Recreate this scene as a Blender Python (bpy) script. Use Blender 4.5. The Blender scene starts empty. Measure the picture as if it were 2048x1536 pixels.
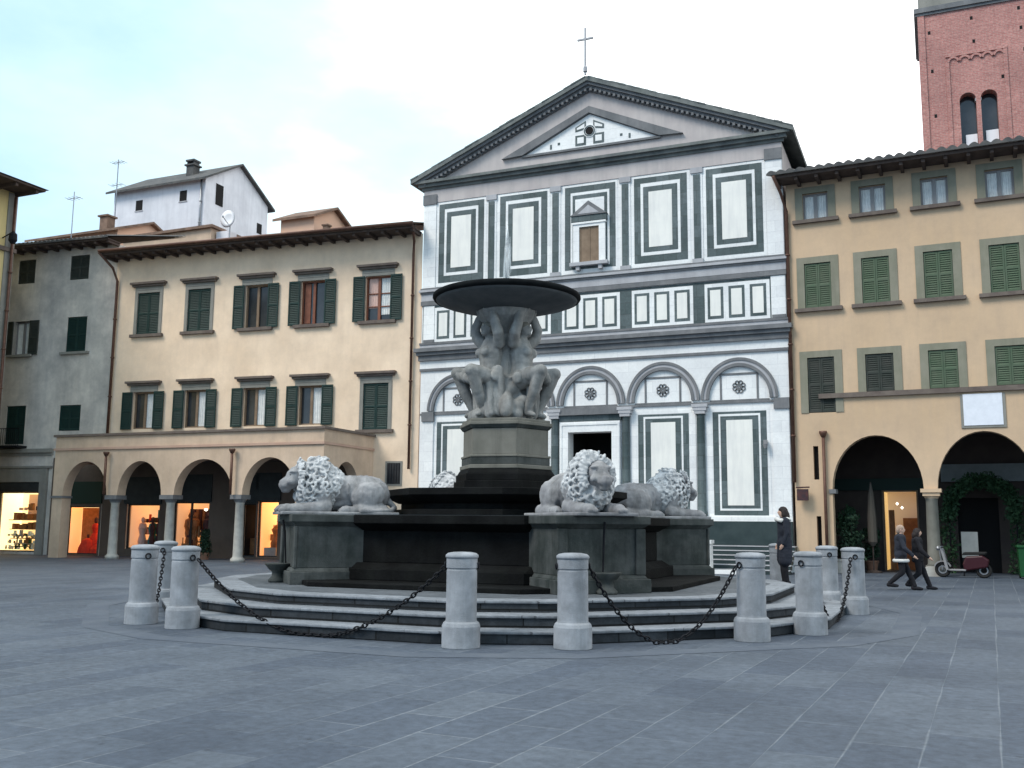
import bpy, bmesh, math, random
from mathutils import Vector, Matrix, noise as mnoise
random.seed(7)
D = bpy.data; SC = bpy.context.scene; COL = SC.collection
R = math.radians

# ------------------------------------------------------------------ helpers
class MB:
    """collects shapes; build() links them as ONE mesh object"""
    def __init__(s): s.v = []; s.f = []; s.m = []
    def quad(s, a, b, c, d, m=0):
        n = len(s.v); s.v += [a, b, c, d]; s.f.append((n, n+1, n+2, n+3)); s.m.append(m)
    def poly(s, pts, m=0):
        n = len(s.v); s.v += list(pts); s.f.append(tuple(range(n, n+len(pts)))); s.m.append(m)
    def box(s, x0, x1, y0, y1, z0, z1, m=0):
        n = len(s.v)
        s.v += [(x0,y0,z0),(x1,y0,z0),(x1,y1,z0),(x0,y1,z0),(x0,y0,z1),(x1,y0,z1),(x1,y1,z1),(x0,y1,z1)]
        for q in ((3,2,1,0),(4,5,6,7),(0,1,5,4),(1,2,6,5),(2,3,7,6),(3,0,4,7)):
            s.f.append(tuple(n+i for i in q)); s.m.append(m)
    def prism(s, pts, z0, z1, m=0, mt=None, pts1=None):
        """vertical prism over a ccw polygon; pts1 = polygon at the top"""
        k = len(pts); n = len(s.v); t = pts1 or pts
        s.v += [(p[0],p[1],z0) for p in pts] + [(p[0],p[1],z1) for p in t]
        for i in range(k):
            j = (i+1) % k; s.f.append((n+i, n+j, n+k+j, n+k+i)); s.m.append(m)
        s.f.append(tuple(n+k+i for i in range(k))); s.m.append(m if mt is None else mt)
        s.f.append(tuple(n+i for i in reversed(range(k)))); s.m.append(m)
    def prism_y(s, pts, y0, y1, m=0):
        """prism along y over an (x,z) polygon listed ccw seen from the front (-y)"""
        k = len(pts); n = len(s.v)
        s.v += [(p[0],y0,p[1]) for p in pts] + [(p[0],y1,p[1]) for p in pts]
        for i in range(k):
            j = (i+1) % k; s.f.append((n+j, n+i, n+k+i, n+k+j)); s.m.append(m)
        s.f.append(tuple(n+i for i in range(k))); s.m.append(m)
        s.f.append(tuple(n+k+i for i in reversed(range(k)))); s.m.append(m)
    def lathe(s, prof, seg=24, c=(0,0), m=0, a0=0.0):
        n = len(s.v); k = len(prof)
        for i in range(seg):
            a = a0 + 2*math.pi*i/seg
            for r, z in prof: s.v.append((c[0]+r*math.cos(a), c[1]+r*math.sin(a), z))
        for i in range(seg):
            j = (i+1) % seg
            for q in range(k-1):
                s.f.append((n+i*k+q, n+j*k+q, n+j*k+q+1, n+i*k+q+1)); s.m.append(m)
        s.f.append(tuple(n+i*k+k-1 for i in range(seg))); s.m.append(m)
        s.f.append(tuple(n+i*k for i in reversed(range(seg)))); s.m.append(m)
    def tube(s, pts, r, seg=8, m=0):
        pts = [Vector(p) for p in pts]; k = len(pts); n = len(s.v)
        rr = r if isinstance(r, (list, tuple)) else [r]*k
        up = Vector((0,0,1))
        for i, p in enumerate(pts):
            d = (pts[min(i+1,k-1)] - pts[max(i-1,0)]).normalized()
            a = up if abs(d.z) < .95 else Vector((1,0,0))
            x = d.cross(a).normalized(); y = d.cross(x)
            for q in range(seg):
                t = 2*math.pi*q/seg; s.v.append(tuple(p + (x*math.cos(t)+y*math.sin(t))*rr[i]))
        for i in range(k-1):
            for q in range(seg):
                w = (q+1) % seg
                s.f.append((n+i*seg+q, n+i*seg+w, n+(i+1)*seg+w, n+(i+1)*seg+q)); s.m.append(m)
        s.f.append(tuple(n+q for q in reversed(range(seg)))); s.m.append(m)
        s.f.append(tuple(n+(k-1)*seg+q for q in range(seg))); s.m.append(m)
    def arc(s, cx, cz, r0, r1, y0, y1, a0=0, a1=180, seg=32, m=0, sz=1.0):
        """flat ring sector in the x-z plane, extruded in y"""
        for i in range(seg):
            t0 = R(a0+(a1-a0)*i/seg); t1 = R(a0+(a1-a0)*(i+1)/seg)
            p = [(cx+r*math.cos(t), cz+sz*r*math.sin(t)) for r, t in ((r0,t0),(r1,t0),(r1,t1),(r0,t1))]
            f = [(q[0],y0,q[1]) for q in p]; b = [(q[0],y1,q[1]) for q in p]
            s.poly([f[0],f[1],f[2],f[3]], m); s.poly([f[1],b[1],b[2],f[2]], m); s.poly([b[0],f[0],f[3],b[3]], m)
    def torus(s, mat4, ra, rb, r, seg=10, sub=5, m=0):
        n = len(s.v)
        for i in range(seg):
            t = 2*math.pi*i/seg; c = Vector((ra*math.cos(t), rb*math.sin(t), 0)); d = Vector((math.cos(t), math.sin(t), 0))
            for q in range(sub):
                w = 2*math.pi*q/sub
                s.v.append(tuple(mat4 @ (c + d*r*math.cos(w) + Vector((0,0,r*math.sin(w))))))
        for i in range(seg):
            j = (i+1) % seg
            for q in range(sub):
                w = (q+1) % sub; s.f.append((n+i*sub+q, n+j*sub+q, n+j*sub+w, n+i*sub+w)); s.m.append(m)
    def build(s, name, mats, parent=None, smooth=False, loc=None, rz=0, bevel=0):
        me = D.meshes.new(name); me.from_pydata([tuple(v) for v in s.v], [], s.f)
        if not isinstance(mats, (list, tuple)): mats = [mats]
        for x in mats: me.materials.append(x)
        me.polygons.foreach_set('material_index', s.m)
        if smooth: me.polygons.foreach_set('use_smooth', [True]*len(s.f))
        me.update()
        o = D.objects.new(name, me); COL.objects.link(o)
        if parent: o.parent = parent
        if loc: o.location = loc
        o.rotation_euler.z = rz
        if bevel:
            b = o.modifiers.new('bevel', 'BEVEL'); b.width = bevel; b.segments = 2; b.limit_method = 'ANGLE'; b.angle_limit = R(50)
        if smooth and smooth != True:
            pass
        return o

def tag(o, label, cat, group=None):
    o['label'] = label; o['category'] = cat
    if group: o['group'] = group
    return o
def thing(name, label, cat, loc=(0,0,0), rz=0.0, group=None):
    o = D.objects.new(name, None); COL.objects.link(o); o.location = loc; o.rotation_euler.z = rz
    o.empty_display_size = .2
    return tag(o, label, cat, group)
def copy_tree(o, parent=None):
    c = o.copy(); COL.objects.link(c)
    if parent: c.parent = parent
    for ch in list(o.children): copy_tree(ch, c)
    return c

def facade(mb, u0, u1, z0, z1, ops, y=0.0, depth=.25, m=0, mr=None, seg=20):
    """wall sheet with holes and their reveals. ops: (ua, ub, za, zb) or (ua, ub, za, spring, 'arch', stilt)"""
    mr = m if mr is None else mr
    cuts = {u0, u1}; O = []
    for o in ops:
        a, b, za, zb = o[:4]; a2, b2 = max(a,u0), min(b,u1)
        if len(o) > 4:
            h = o[5]; c = (a+b)/2; w = (b-a)/2
            us = [c - w*math.cos(math.pi*i/seg) for i in range(seg+1)]
            top = lambda u, c=c, w=w, zb=zb, h=h: zb + h*math.sqrt(max(0, 1-((u-c)/w)**2))
            us = [max(u0, min(u1, u)) for u in us]
        else:
            us = [a2, b2]; top = lambda u, zb=zb: zb
        cuts.update(us); O.append((a2, b2, za, top, us))
    cs = sorted(cuts); cs = [c for i, c in enumerate(cs) if i == 0 or c-cs[i-1] > 1e-5]
    for a, b in zip(cs, cs[1:]):
        mid = (a+b)/2; L = sorted([o for o in O if o[0]-1e-6 < mid < o[1]+1e-6], key=lambda o: o[2])
        zl = zr = z0
        for o in L:
            if o[2] > zl+1e-4 or o[2] > zr+1e-4: mb.quad((a,y,zl),(b,y,zr),(b,y,o[2]),(a,y,o[2]), m)
            zl, zr = o[3](a), o[3](b)
        mb.quad((a,y,zl),(b,y,zr),(b,y,z1),(a,y,z1), m)
    yb = y+depth
    for a, b, za, top, us in O:
        mb.quad((a,y,za),(a,yb,za),(a,yb,top(a)),(a,y,top(a)), mr)
        mb.quad((b,yb,za),(b,y,za),(b,y,top(b)),(b,yb,top(b)), mr)
        if za > z0+1e-4: mb.quad((a,yb,za),(a,y,za),(b,y,za),(b,yb,za), mr)
        for p, q in zip(us, us[1:]):
            if q-p > 1e-6: mb.quad((p,y,top(p)),(p,yb,top(p)),(q,yb,top(q)),(q,y,top(q)), mr)

class Blobs:
    """a heap of overlapping ellipsoids, merged later by sculpt()"""
    def __init__(s): s.v = []; s.f = []
_ICO = {}
def ico(sub):
    if sub not in _ICO:
        bm = bmesh.new(); bmesh.ops.create_icosphere(bm, subdivisions=sub, radius=1); bm.verts.index_update()
        _ICO[sub] = ([v.co.copy() for v in bm.verts], [tuple(v.index for v in f.verts) for f in bm.faces]); bm.free()
    return _ICO[sub]
def blob(bm, c, r, rot=None, sub=2):
    V, F = ico(sub); n = len(bm.v); c = Vector(c)
    if not isinstance(r, (tuple, list)): r = (r,r,r)
    if rot: bm.v += [tuple(c + rot @ Vector((v.x*r[0], v.y*r[1], v.z*r[2]))) for v in V]
    else: bm.v += [(c.x+v.x*r[0], c.y+v.y*r[1], c.z+v.z*r[2]) for v in V]
    bm.f += [(a+n, b+n, d+n) for a, b, d in F]
def limb(bm, pts, rs, sub=2, step=.45):
    """a tapered chain of overlapping spheres through pts"""
    pts = [Vector(p) for p in pts]
    for (p, q), (a, b) in zip(zip(pts, pts[1:]), zip(rs, rs[1:])):
        n = max(2, int((q-p).length/(min(a,b)*step))+1)
        for i in range(n+1):
            t = i/n; blob(bm, p.lerp(q, t), a+(b-a)*t, sub=sub)
def sculpt(name, bm, voxel, mats, parent=None, smooth=3, disp=None, xf=None):
    """union of blobs -> one continuous surface"""
    me = D.meshes.new(name); me.from_pydata(bm.v, [], bm.f); me.update()
    o = D.objects.new(name, me); COL.objects.link(o)
    rm = o.modifiers.new('remesh', 'REMESH'); rm.mode = 'VOXEL'; rm.voxel_size = voxel; rm.adaptivity = 0
    if smooth:
        sm = o.modifiers.new('smooth', 'SMOOTH'); sm.iterations = smooth; sm.factor = .5
    dg = bpy.context.evaluated_depsgraph_get()
    me2 = D.meshes.new_from_object(o.evaluated_get(dg)); me2.name = name
    D.objects.remove(o); D.meshes.remove(me)
    if disp:
        for v in me2.vertices:
            n = v.normal; v.co += n*disp(v.co)
    if xf: me2.transform(xf)
    me2.materials.clear()
    me2.materials.append(mats)
    me2.polygons.foreach_set('use_smooth', [True]*len(me2.polygons))
    o = D.objects.new(name, me2); COL.objects.link(o)
    if parent: o.parent = parent
    return o

# ------------------------------------------------------------------ materials
def mat(name, c1, c2=None, scale=2.0, rough=.85, bump=.0, bscale=40, streak=0.0, streak_col=None, metal=0, spec=.3, detail=6, contrast=(.35,.65), emit=None, estr=0, world=False, blotch=0.0):
    m = D.materials.new(name); m.use_nodes = True; N = m.node_tree.nodes; L = m.node_tree.links
    b = N['Principled BSDF']; b.inputs['Roughness'].default_value = rough; b.inputs['Metallic'].default_value = metal
    b.inputs['Specular IOR Level'].default_value = spec
    tc = N.new('ShaderNodeTexCoord'); OB = N.new('ShaderNodeNewGeometry').outputs['Position'] if world else tc.outputs['Object']
    def nz(sc, vec=None, det=detail, ro=.6):
        n = N.new('ShaderNodeTexNoise'); n.inputs['Scale'].default_value = sc; n.inputs['Detail'].default_value = det; n.inputs['Roughness'].default_value = ro
        L.new(vec or OB, n.inputs['Vector']); return n
    col = None
    if c2:
        n = nz(scale); r = N.new('ShaderNodeValToRGB')
        r.color_ramp.elements[0].position = contrast[0]; r.color_ramp.elements[1].position = contrast[1]
        r.color_ramp.elements[0].color = (*c1,1); r.color_ramp.elements[1].color = (*c2,1)
        L.new(n.outputs['Fac'], r.inputs['Fac']); col = r.outputs['Color']
    else:
        b.inputs['Base Color'].default_value = (*c1,1)
    if streak:
        mp = N.new('ShaderNodeMapping'); mp.inputs['Scale'].default_value = (2.2,2.2,.22); L.new(OB, mp.inputs['Vector'])
        n = nz(1.6, mp.outputs['Vector'], 8, .65); r = N.new('ShaderNodeValToRGB'); r.color_ramp.elements[0].position = .45; r.color_ramp.elements[1].position = .75
        L.new(n.outputs['Fac'], r.inputs['Fac'])
        mu = N.new('ShaderNodeMath'); mu.operation = 'MULTIPLY'; mu.inputs[1].default_value = streak; L.new(r.outputs['Color'], mu.inputs[0])
        mx = N.new('ShaderNodeMix'); mx.data_type = 'RGBA'; L.new(mu.outputs[0], mx.inputs['Factor'])
        if col: L.new(col, mx.inputs['A'])
        else: mx.inputs['A'].default_value = (*c1,1)
        mx.inputs['B'].default_value = (*(streak_col or tuple(x*.45 for x in c1)),1); col = mx.outputs['Result']
    if blotch:
        n = nz(.9, None, 10, .72); r = N.new('ShaderNodeValToRGB'); r.color_ramp.elements[0].position = .34; r.color_ramp.elements[1].position = .66
        q = 1-blotch; r.color_ramp.elements[0].color = (q,q,q*1.01,1); r.color_ramp.elements[1].color = (1+blotch*.45,)*3+(1,); L.new(n.outputs['Fac'], r.inputs['Fac'])
        mx = N.new('ShaderNodeMix'); mx.data_type = 'RGBA'; mx.blend_type = 'MULTIPLY'; mx.inputs['Factor'].default_value = 1
        if col: L.new(col, mx.inputs['A'])
        else: mx.inputs['A'].default_value = (*c1,1)
        L.new(r.outputs['Color'], mx.inputs['B']); col = mx.outputs['Result']
    if col: L.new(col, b.inputs['Base Color'])
    if bump:
        n = nz(bscale, None, 8); bp = N.new('ShaderNodeBump'); bp.inputs['Strength'].default_value = bump; bp.inputs['Distance'].default_value = .02
        L.new(n.outputs['Fac'], bp.inputs['Height']); L.new(bp.outputs['Normal'], b.inputs['Normal'])
    if emit:
        b.inputs['Emission Color'].default_value = (*emit,1); b.inputs['Emission Strength'].default_value = estr
    return m

M = {}
M['marble_cream'] = mat('cream veined marble', (.80,.78,.73), (.70,.69,.66), 1.1, .5, .03, 20, .45, (.46,.46,.47), contrast=(.3,.7))
M['green_dark'] = mat('dark serpentine plinth', (.016,.030,.032), (.030,.046,.048), 2.0, .55, .05, 30)
M['serena'] = mat('grey sandstone trim', (.125,.13,.138), (.19,.19,.197), 1.6, .8, .2, 30, .45, (.085,.085,.09))
M['pale_stone'] = mat('pale grey stone band', (.42,.42,.44), (.34,.34,.36), 1.2, .8, .15, 30, .4, (.24,.23,.24))
M['pediment'] = mat('pinkish pediment plaster', (.42,.375,.37), (.50,.455,.44), .8, .9, .1, 25, .45, (.30,.285,.29))
M['roofstone'] = mat('mossy dark roof slabs', (.105,.115,.117), (.18,.19,.183), 1.8, .9, .3, 25, .3, (.07,.09,.07))
M['peach'] = mat('peach plaster', (.82,.645,.485), (.73,.56,.41), .5, .92, .15, 45, .30, (.62,.48,.37), blotch=.13)
M['loggia'] = mat('pale peach plaster', (.60,.455,.34), (.50,.375,.275), .7, .92, .15, 45, .4, (.40,.31,.25), blotch=.15)
M['loggia_band'] = mat('terracotta pink band', (.42,.27,.21), (.46,.32,.25), 1.2, .9, .1, 40)
M['grey_plaster'] = mat('weathered grey plaster', (.47,.44,.41), (.62,.57,.51), .45, .95, .2, 35, .45, (.35,.34,.33), blotch=.22)
M['ochre'] = mat('ochre plaster', (.60,.435,.295), (.52,.37,.24), .45, .92, .15, 45, .38, (.45,.34,.245), blotch=.16)
M['yellow'] = mat('yellow plaster', (.60,.48,.22), (.52,.42,.22), .6, .9, .1, 40, .3)
M['white_plaster'] = mat('whitewashed plaster', (.70,.70,.74), (.58,.58,.62), .7, .95, .25, 20, .45, (.45,.45,.49))
M['pink_plaster'] = mat('salmon plaster', (.66,.42,.30), (.60,.40,.30), .8, .9, .1, 40)
M['frame_grey'] = mat('grey window surround', (.26,.25,.225), (.205,.20,.18), 1.5, .85, .15, 30, .3)
M['frame_green'] = mat('grey green window surround', (.20,.195,.145), (.245,.23,.18), 1.5, .85, .1, 30, .3)
M['lintel'] = mat('dark sandstone hood', (.11,.085,.075), (.16,.13,.11), 2.5, .85, .2, 30)
M['sh_teal'] = mat('dark teal green paint', (.005,.024,.022), (.008,.032,.028), 3, .6)
M['sh_green'] = mat('faded green paint', (.062,.10,.058), (.085,.112,.072), 2.0, .65, .0, 30, .3, (.065,.068,.052))
M['sh_olive'] = mat('weathered olive paint', (.028,.036,.030), (.045,.048,.042), 2.5, .75)
M['pane'] = mat('dark window glass', (.02,.022,.026), (.045,.05,.055), .8, .12, spec=.6)
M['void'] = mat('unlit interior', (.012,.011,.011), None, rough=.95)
M['curtain'] = mat('white lace curtain', (.72,.73,.72), (.58,.60,.60), 5, .9)
M['wood_red'] = mat('red brown casement wood', (.16,.055,.03), (.22,.08,.045), 4, .5)
M['wood_tan'] = mat('tan casement wood', (.22,.155,.105), (.17,.115,.075), 4, .6)
M['wood_dark'] = mat('dark eave timber', (.055,.04,.035), (.09,.065,.055), 3, .85, .2, 30)
M['tile'] = mat('terracotta roof tiles', (.13,.085,.065), (.23,.15,.11), 2.2, .9, .3, 30, .3, (.07,.065,.06))
M['tile_dark'] = mat('lichened dark roof tiles', (.055,.058,.062), (.11,.105,.10), 2.2, .9, .3, 30)
M['copper'] = mat('rusty brown downpipe metal', (.085,.042,.030), (.13,.065,.045), 5, .5, metal=.2)
M['iron'] = mat('black wrought iron', (.005,.006,.008), (.010,.010,.013), 8, .6, spec=.15)
M['bollard'] = mat('pale grey travertine', (.31,.33,.36), (.215,.23,.25), 4.0, .8, .35, 60, .55, (.125,.135,.145), world=True, blotch=.28)
M['lion_white'] = mat('bleached carved marble', (.60,.61,.62), (.32,.33,.34), 7.0, .85, .3, 60, contrast=(.30,.58), world=True)
M['lion_grey'] = mat('grey weathered marble', (.20,.20,.21), (.32,.322,.33), 2.6, .85, .3, 60, .7, (.06,.06,.055), world=True, blotch=.3)
M['naiad'] = mat('grey statue marble', (.20,.205,.20), (.31,.31,.30), 4.5, .85, .4, 50, .6, (.08,.07,.06), world=True, blotch=.3)
M['bowlstone'] = mat('dark grey bowl stone', (.075,.084,.09), (.11,.118,.124), 2.0, .8, .2, 40, .25, spec=.15)
M['bowlrim'] = mat('algae black rim stone', (.004,.005,.006), (.009,.011,.012), 4.0, .9, .2, 40, spec=.1)
M['ped'] = mat('tan grey pedestal stone', (.125,.122,.105), (.165,.16,.14), 2.2, .85, .2, 40, .5, (.05,.05,.042))
M['mossped'] = mat('greenish grey block stone', (.040,.047,.045), (.085,.09,.088), 2.4, .85, .35, 40, .75, (.014,.020,.017), spec=.15, blotch=.35)
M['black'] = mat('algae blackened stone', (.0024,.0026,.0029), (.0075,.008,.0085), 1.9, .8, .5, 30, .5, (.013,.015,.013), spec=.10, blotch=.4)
M['water'] = mat('dark fountain water', (.01,.015,.018), None, rough=.08, spec=.6)
M['skin'] = mat('skin', (.52,.33,.25), None, rough=.6)
M['cloth_dark'] = mat('dark navy cloth', (.014,.017,.026), (.024,.027,.038), 6, .95)
M['cloth_black'] = mat('black cloth', (.008,.008,.011), (.014,.014,.018), 6, .95)
M['cloth_white'] = mat('off white cloth', (.62,.62,.60), (.52,.52,.51), 8, .95)
M['hair_dark'] = mat('dark hair', (.014,.009,.009), (.022,.015,.014), 9, .7)
M['hair_fair'] = mat('fair hair', (.38,.28,.22), (.30,.21,.16), 9, .7)
M['leaf'] = mat('deep green leaves', (.018,.050,.022), (.040,.090,.038), 4, .7)
M['leaf_dark'] = mat('blackish green leaves', (.012,.032,.018), (.028,.060,.030), 4, .7)
M['pot'] = mat('terracotta pot', (.22,.11,.07), (.28,.15,.10), 4, .8)
M['planter'] = mat('pale stone planter', (.40,.39,.36), (.30,.29,.27), 4, .8)
M['steel'] = mat('galvanised metal', (.32,.33,.35), (.24,.25,.27), 5, .4, metal=.7)
M['dish'] = mat('white dish enamel', (.75,.75,.78), None, rough=.5)
M['red_paint'] = mat('dark red moped paint', (.035,.006,.010), None, rough=.4, spec=.3)
M['white_paint'] = mat('white paint', (.22,.215,.22), None, rough=.5)
M['rubber'] = mat('black rubber', (.012,.012,.012), None, rough=.8)
M['bin_green'] = mat('green bin plastic', (.006,.055,.016), (.008,.07,.02), 4, .5)
M['plaque'] = mat('white marble plaque', (.72,.74,.80), (.64,.66,.72), 6, .6, contrast=(.3,.7))
M['fascia'] = mat('dark shop fascia', (.016,.020,.022), (.028,.032,.034), 3, .6)
M['fascia_green'] = mat('dark green fascia', (.010,.028,.022), None, rough=.6)
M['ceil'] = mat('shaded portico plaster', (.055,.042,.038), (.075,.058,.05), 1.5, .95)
M['awning'] = mat('grey canvas', (.22,.235,.235), (.18,.195,.195), 3, .9)
M['cream_canvas'] = mat('dull cream canvas', (.10,.085,.07), None, rough=.9)
M['red_dress'] = mat('red fabric', (.65,.05,.02), (.50,.03,.02), 6, .8)
M['ceramic'] = mat('pale ceramics', (.70,.72,.62), None, rough=.4)
M['brown_goods'] = mat('brown leather goods', (.20,.08,.03), (.30,.13,.05), 6, .6)
M['dark_goods'] = mat('dark fabric goods', (.03,.022,.03), (.08,.03,.03), 6, .8)
M['teal_goods'] = mat('teal fabric', (.02,.18,.20), None, rough=.8)
M['pink_goods'] = mat('pale pink fabric', (.62,.42,.36), None, rough=.8)
M['shelf'] = mat('shop shelf wood', (.25,.13,.06), None, rough=.6)
def lamp_mat(name, c, s): return mat(name, (.8,.8,.8), None, emit=c, estr=s)
M['lit_warm'] = lamp_mat('lit yellow shop wall', (1, 0.6, 0.2), 0.45)
M['lit_cream'] = lamp_mat('lit cream shop wall', (1, 0.74, 0.34), 0.7)
M['lit_orange'] = lamp_mat('lit orange shop wall', (1, 0.36, 0.08), 0.42)
M['lit_dim'] = lamp_mat('dim brown lit shop wall', (0.6, 0.25, 0.08), 0.42)
M['shade_wall'] = mat('plaster darkened for arcade shade', (.13,.098,.080), (.10,.075,.062), 1.0, .95, .1, 40, .3, (.07,.055,.05))  # shade under the arcade put into the wall colour as dark brown
M['lit_door'] = lamp_mat('lit jamb of a doorway', (1,.62,.18), 0.26)
M['lit_deep'] = lamp_mat('deep orange lit room', (.6,.20,.04), .045)
M['bulb'] = lamp_mat('glowing bulb', (1,.92,.75), 3)
M['bulb_dim'] = lamp_mat('small shop spotlight', (1,.9,.75), 1.2)

def brick_mat(name, c1, c2, mortar, bw, bh, ms, rot=0.0, wall=False, rough=.9, bump=.35, off=.5, patch=None, msmooth=.1, grain=(.60,1.28), spots=False):
    m = D.materials.new(name); m.use_nodes = True; N = m.node_tree.nodes; L = m.node_tree.links
    b = N['Principled BSDF']; b.inputs['Roughness'].default_value = rough; b.inputs['Specular IOR Level'].default_value = .3
    g = N.new('ShaderNodeNewGeometry'); tc = N.new('ShaderNodeTexCoord')
    if wall:
        sx = N.new('ShaderNodeSeparateXYZ'); L.new(g.outputs['Position'], sx.inputs[0])
        ad = N.new('ShaderNodeMath'); ad.operation = 'ADD'; L.new(sx.outputs[0], ad.inputs[0]); L.new(sx.outputs[1], ad.inputs[1])
        cb = N.new('ShaderNodeCombineXYZ'); L.new(ad.outputs[0], cb.inputs[0]); L.new(sx.outputs[2], cb.inputs[1]); vec = cb.outputs[0]
    else:
        mp = N.new('ShaderNodeMapping'); mp.inputs['Rotation'].default_value = (0,0,rot); L.new(g.outputs['Position'], mp.inputs['Vector'])
        wn = N.new('ShaderNodeTexNoise'); wn.inputs['Scale'].default_value = .7; wn.inputs['Detail'].default_value = 3; L.new(mp.outputs[0], wn.inputs['Vector'])
        va = N.new('ShaderNodeVectorMath'); va.operation = 'MULTIPLY_ADD'; va.inputs[1].default_value = (.04,.04,0); L.new(wn.outputs['Color'], va.inputs[0]); L.new(mp.outputs[0], va.inputs[2])
        vec = va.outputs[0]
    br = N.new('ShaderNodeTexBrick'); br.inputs['Scale'].default_value = 1; br.inputs['Brick Width'].default_value = bw; br.inputs['Row Height'].default_value = bh
    br.inputs['Mortar Size'].default_value = ms; br.inputs['Mortar Smooth'].default_value = msmooth; br.offset = off
    if not wall:
        jn = N.new('ShaderNodeTexNoise'); jn.inputs['Scale'].default_value = .45; jn.inputs['Detail'].default_value = 4; L.new(g.outputs['Position'], jn.inputs['Vector'])
        jm = N.new('ShaderNodeMapRange'); jm.inputs['From Min'].default_value = .42; jm.inputs['From Max'].default_value = .62; jm.inputs['To Min'].default_value = .003; jm.inputs['To Max'].default_value = ms; L.new(jn.outputs['Fac'], jm.inputs['Value']); L.new(jm.outputs[0], br.inputs['Mortar Size'])
    br.inputs['Color1'].default_value = (*c1,1); br.inputs['Color2'].default_value = (*c2,1); br.inputs['Mortar'].default_value = (*mortar,1)
    L.new(vec, br.inputs['Vector'])
    n = N.new('ShaderNodeTexNoise'); n.inputs['Scale'].default_value = .35 if not wall else .5; n.inputs['Detail'].default_value = 9; n.inputs['Roughness'].default_value = .7
    L.new(g.outputs['Position'], n.inputs['Vector'])
    r = N.new('ShaderNodeValToRGB'); r.color_ramp.elements[0].position = .3; r.color_ramp.elements[1].position = .7
    p0, p1 = patch or ((.72,.74,.76), (1.2,1.2,1.2))
    r.color_ramp.elements[0].color = (*p0,1); r.color_ramp.elements[1].color = (*p1,1); L.new(n.outputs['Fac'], r.inputs['Fac'])
    mx = N.new('ShaderNodeMix'); mx.data_type = 'RGBA'; mx.blend_type = 'MULTIPLY'; mx.inputs['Factor'].default_value = 1
    L.new(br.outputs['Color'], mx.inputs['A']); L.new(r.outputs['Color'], mx.inputs['B'])
    n2 = N.new('ShaderNodeTexNoise'); n2.inputs['Scale'].default_value = 9; n2.inputs['Detail'].default_value = 8; n2.inputs['Roughness'].default_value = .75; L.new(g.outputs['Position'], n2.inputs['Vector'])
    r2 = N.new('ShaderNodeValToRGB'); r2.color_ramp.elements[0].position = .3; r2.color_ramp.elements[1].position = .7; r2.color_ramp.elements[0].color = (grain[0],)*3+(1,); r2.color_ramp.elements[1].color = (grain[1],)*3+(1,); L.new(n2.outputs['Fac'], r2.inputs['Fac'])
    mx2 = N.new('ShaderNodeMix'); mx2.data_type = 'RGBA'; mx2.blend_type = 'MULTIPLY'; mx2.inputs['Factor'].default_value = 1
    L.new(mx.outputs['Result'], mx2.inputs['A']); L.new(r2.outputs['Color'], mx2.inputs['B'])
    cout = mx2.outputs['Result']
    if spots:          # trodden chewing gum and dark drips on the slabs
        vo = N.new('ShaderNodeTexVoronoi'); vo.inputs['Scale'].default_value = 1.9; L.new(g.outputs['Position'], vo.inputs['Vector'])
        sp = N.new('ShaderNodeValToRGB'); sp.color_ramp.elements[0].position = .035; sp.color_ramp.elements[1].position = .055; sp.color_ramp.elements[0].color = (.55,.55,.56,1); sp.color_ramp.elements[1].color = (1,1,1,1); L.new(vo.outputs['Distance'], sp.inputs['Fac'])
        mx3 = N.new('ShaderNodeMix'); mx3.data_type = 'RGBA'; mx3.blend_type = 'MULTIPLY'; mx3.inputs['Factor'].default_value = .8; L.new(cout, mx3.inputs['A']); L.new(sp.outputs['Color'], mx3.inputs['B']); cout = mx3.outputs['Result']
    L.new(cout, b.inputs['Base Color'])
    ma = N.new('ShaderNodeMath'); ma.operation = 'MULTIPLY_ADD'; ma.inputs[1].default_value = -.6; L.new(br.outputs['Fac'], ma.inputs[0]); L.new(n2.outputs['Fac'], ma.inputs[2])
    bp = N.new('ShaderNodeBump'); bp.inputs['Strength'].default_value = bump; bp.inputs['Distance'].default_value = .02; L.new(ma.outputs[0], bp.inputs['Height']); L.new(bp.outputs['Normal'], b.inputs['Normal'])
    return m
M['tread'] = brick_mat('worn skylit step tread stone', (.165,.18,.20), (.205,.222,.245), (.07,.075,.085), 1.35, .47, .010, rot=.0, rough=.8, bump=.3, msmooth=.4)  # pale from wear, and from sky light on the tops put into the colour
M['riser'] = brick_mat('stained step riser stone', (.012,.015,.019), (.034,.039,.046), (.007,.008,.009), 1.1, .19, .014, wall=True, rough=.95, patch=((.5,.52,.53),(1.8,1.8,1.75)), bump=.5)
M['marble'] = brick_mat('white marble blocks', (.83,.83,.825), (.75,.755,.76), (.64,.64,.655), .95, .42, .007, wall=True, rough=.55, bump=.1, patch=((.84,.835,.84),(1.06,1.06,1.05)), grain=(.90,1.05), msmooth=.3)
M['green'] = brick_mat('green serpentine blocks', (.052,.074,.076), (.098,.122,.128), (.05,.06,.06), .52, .47, .008, wall=True, rough=.55, bump=.15, patch=((.72,.74,.74),(1.3,1.3,1.3)), grain=(.75,1.22))
M['platform'] = brick_mat('dark wet platform slabs', (.065,.075,.085), (.095,.105,.118), (.04,.045,.05), 1.2, .6, .012, rough=.8, bump=.3, msmooth=.4)
M['paving'] = brick_mat('grey blue stone slabs', (.054,.069,.095), (.078,.095,.120), (.130,.150,.176), 1.25, .51, .021, rot=R(90+2.5), rough=.72, bump=.5, msmooth=1.0, patch=((.66,.68,.70),(1.28,1.27,1.25)), grain=(.62,1.28), spots=True)
M['kerb'] = mat('light border slabs', (.060,.075,.101), (.086,.102,.126), 1.5, .8, .3, 30, .3, (.06,.07,.08))
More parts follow.
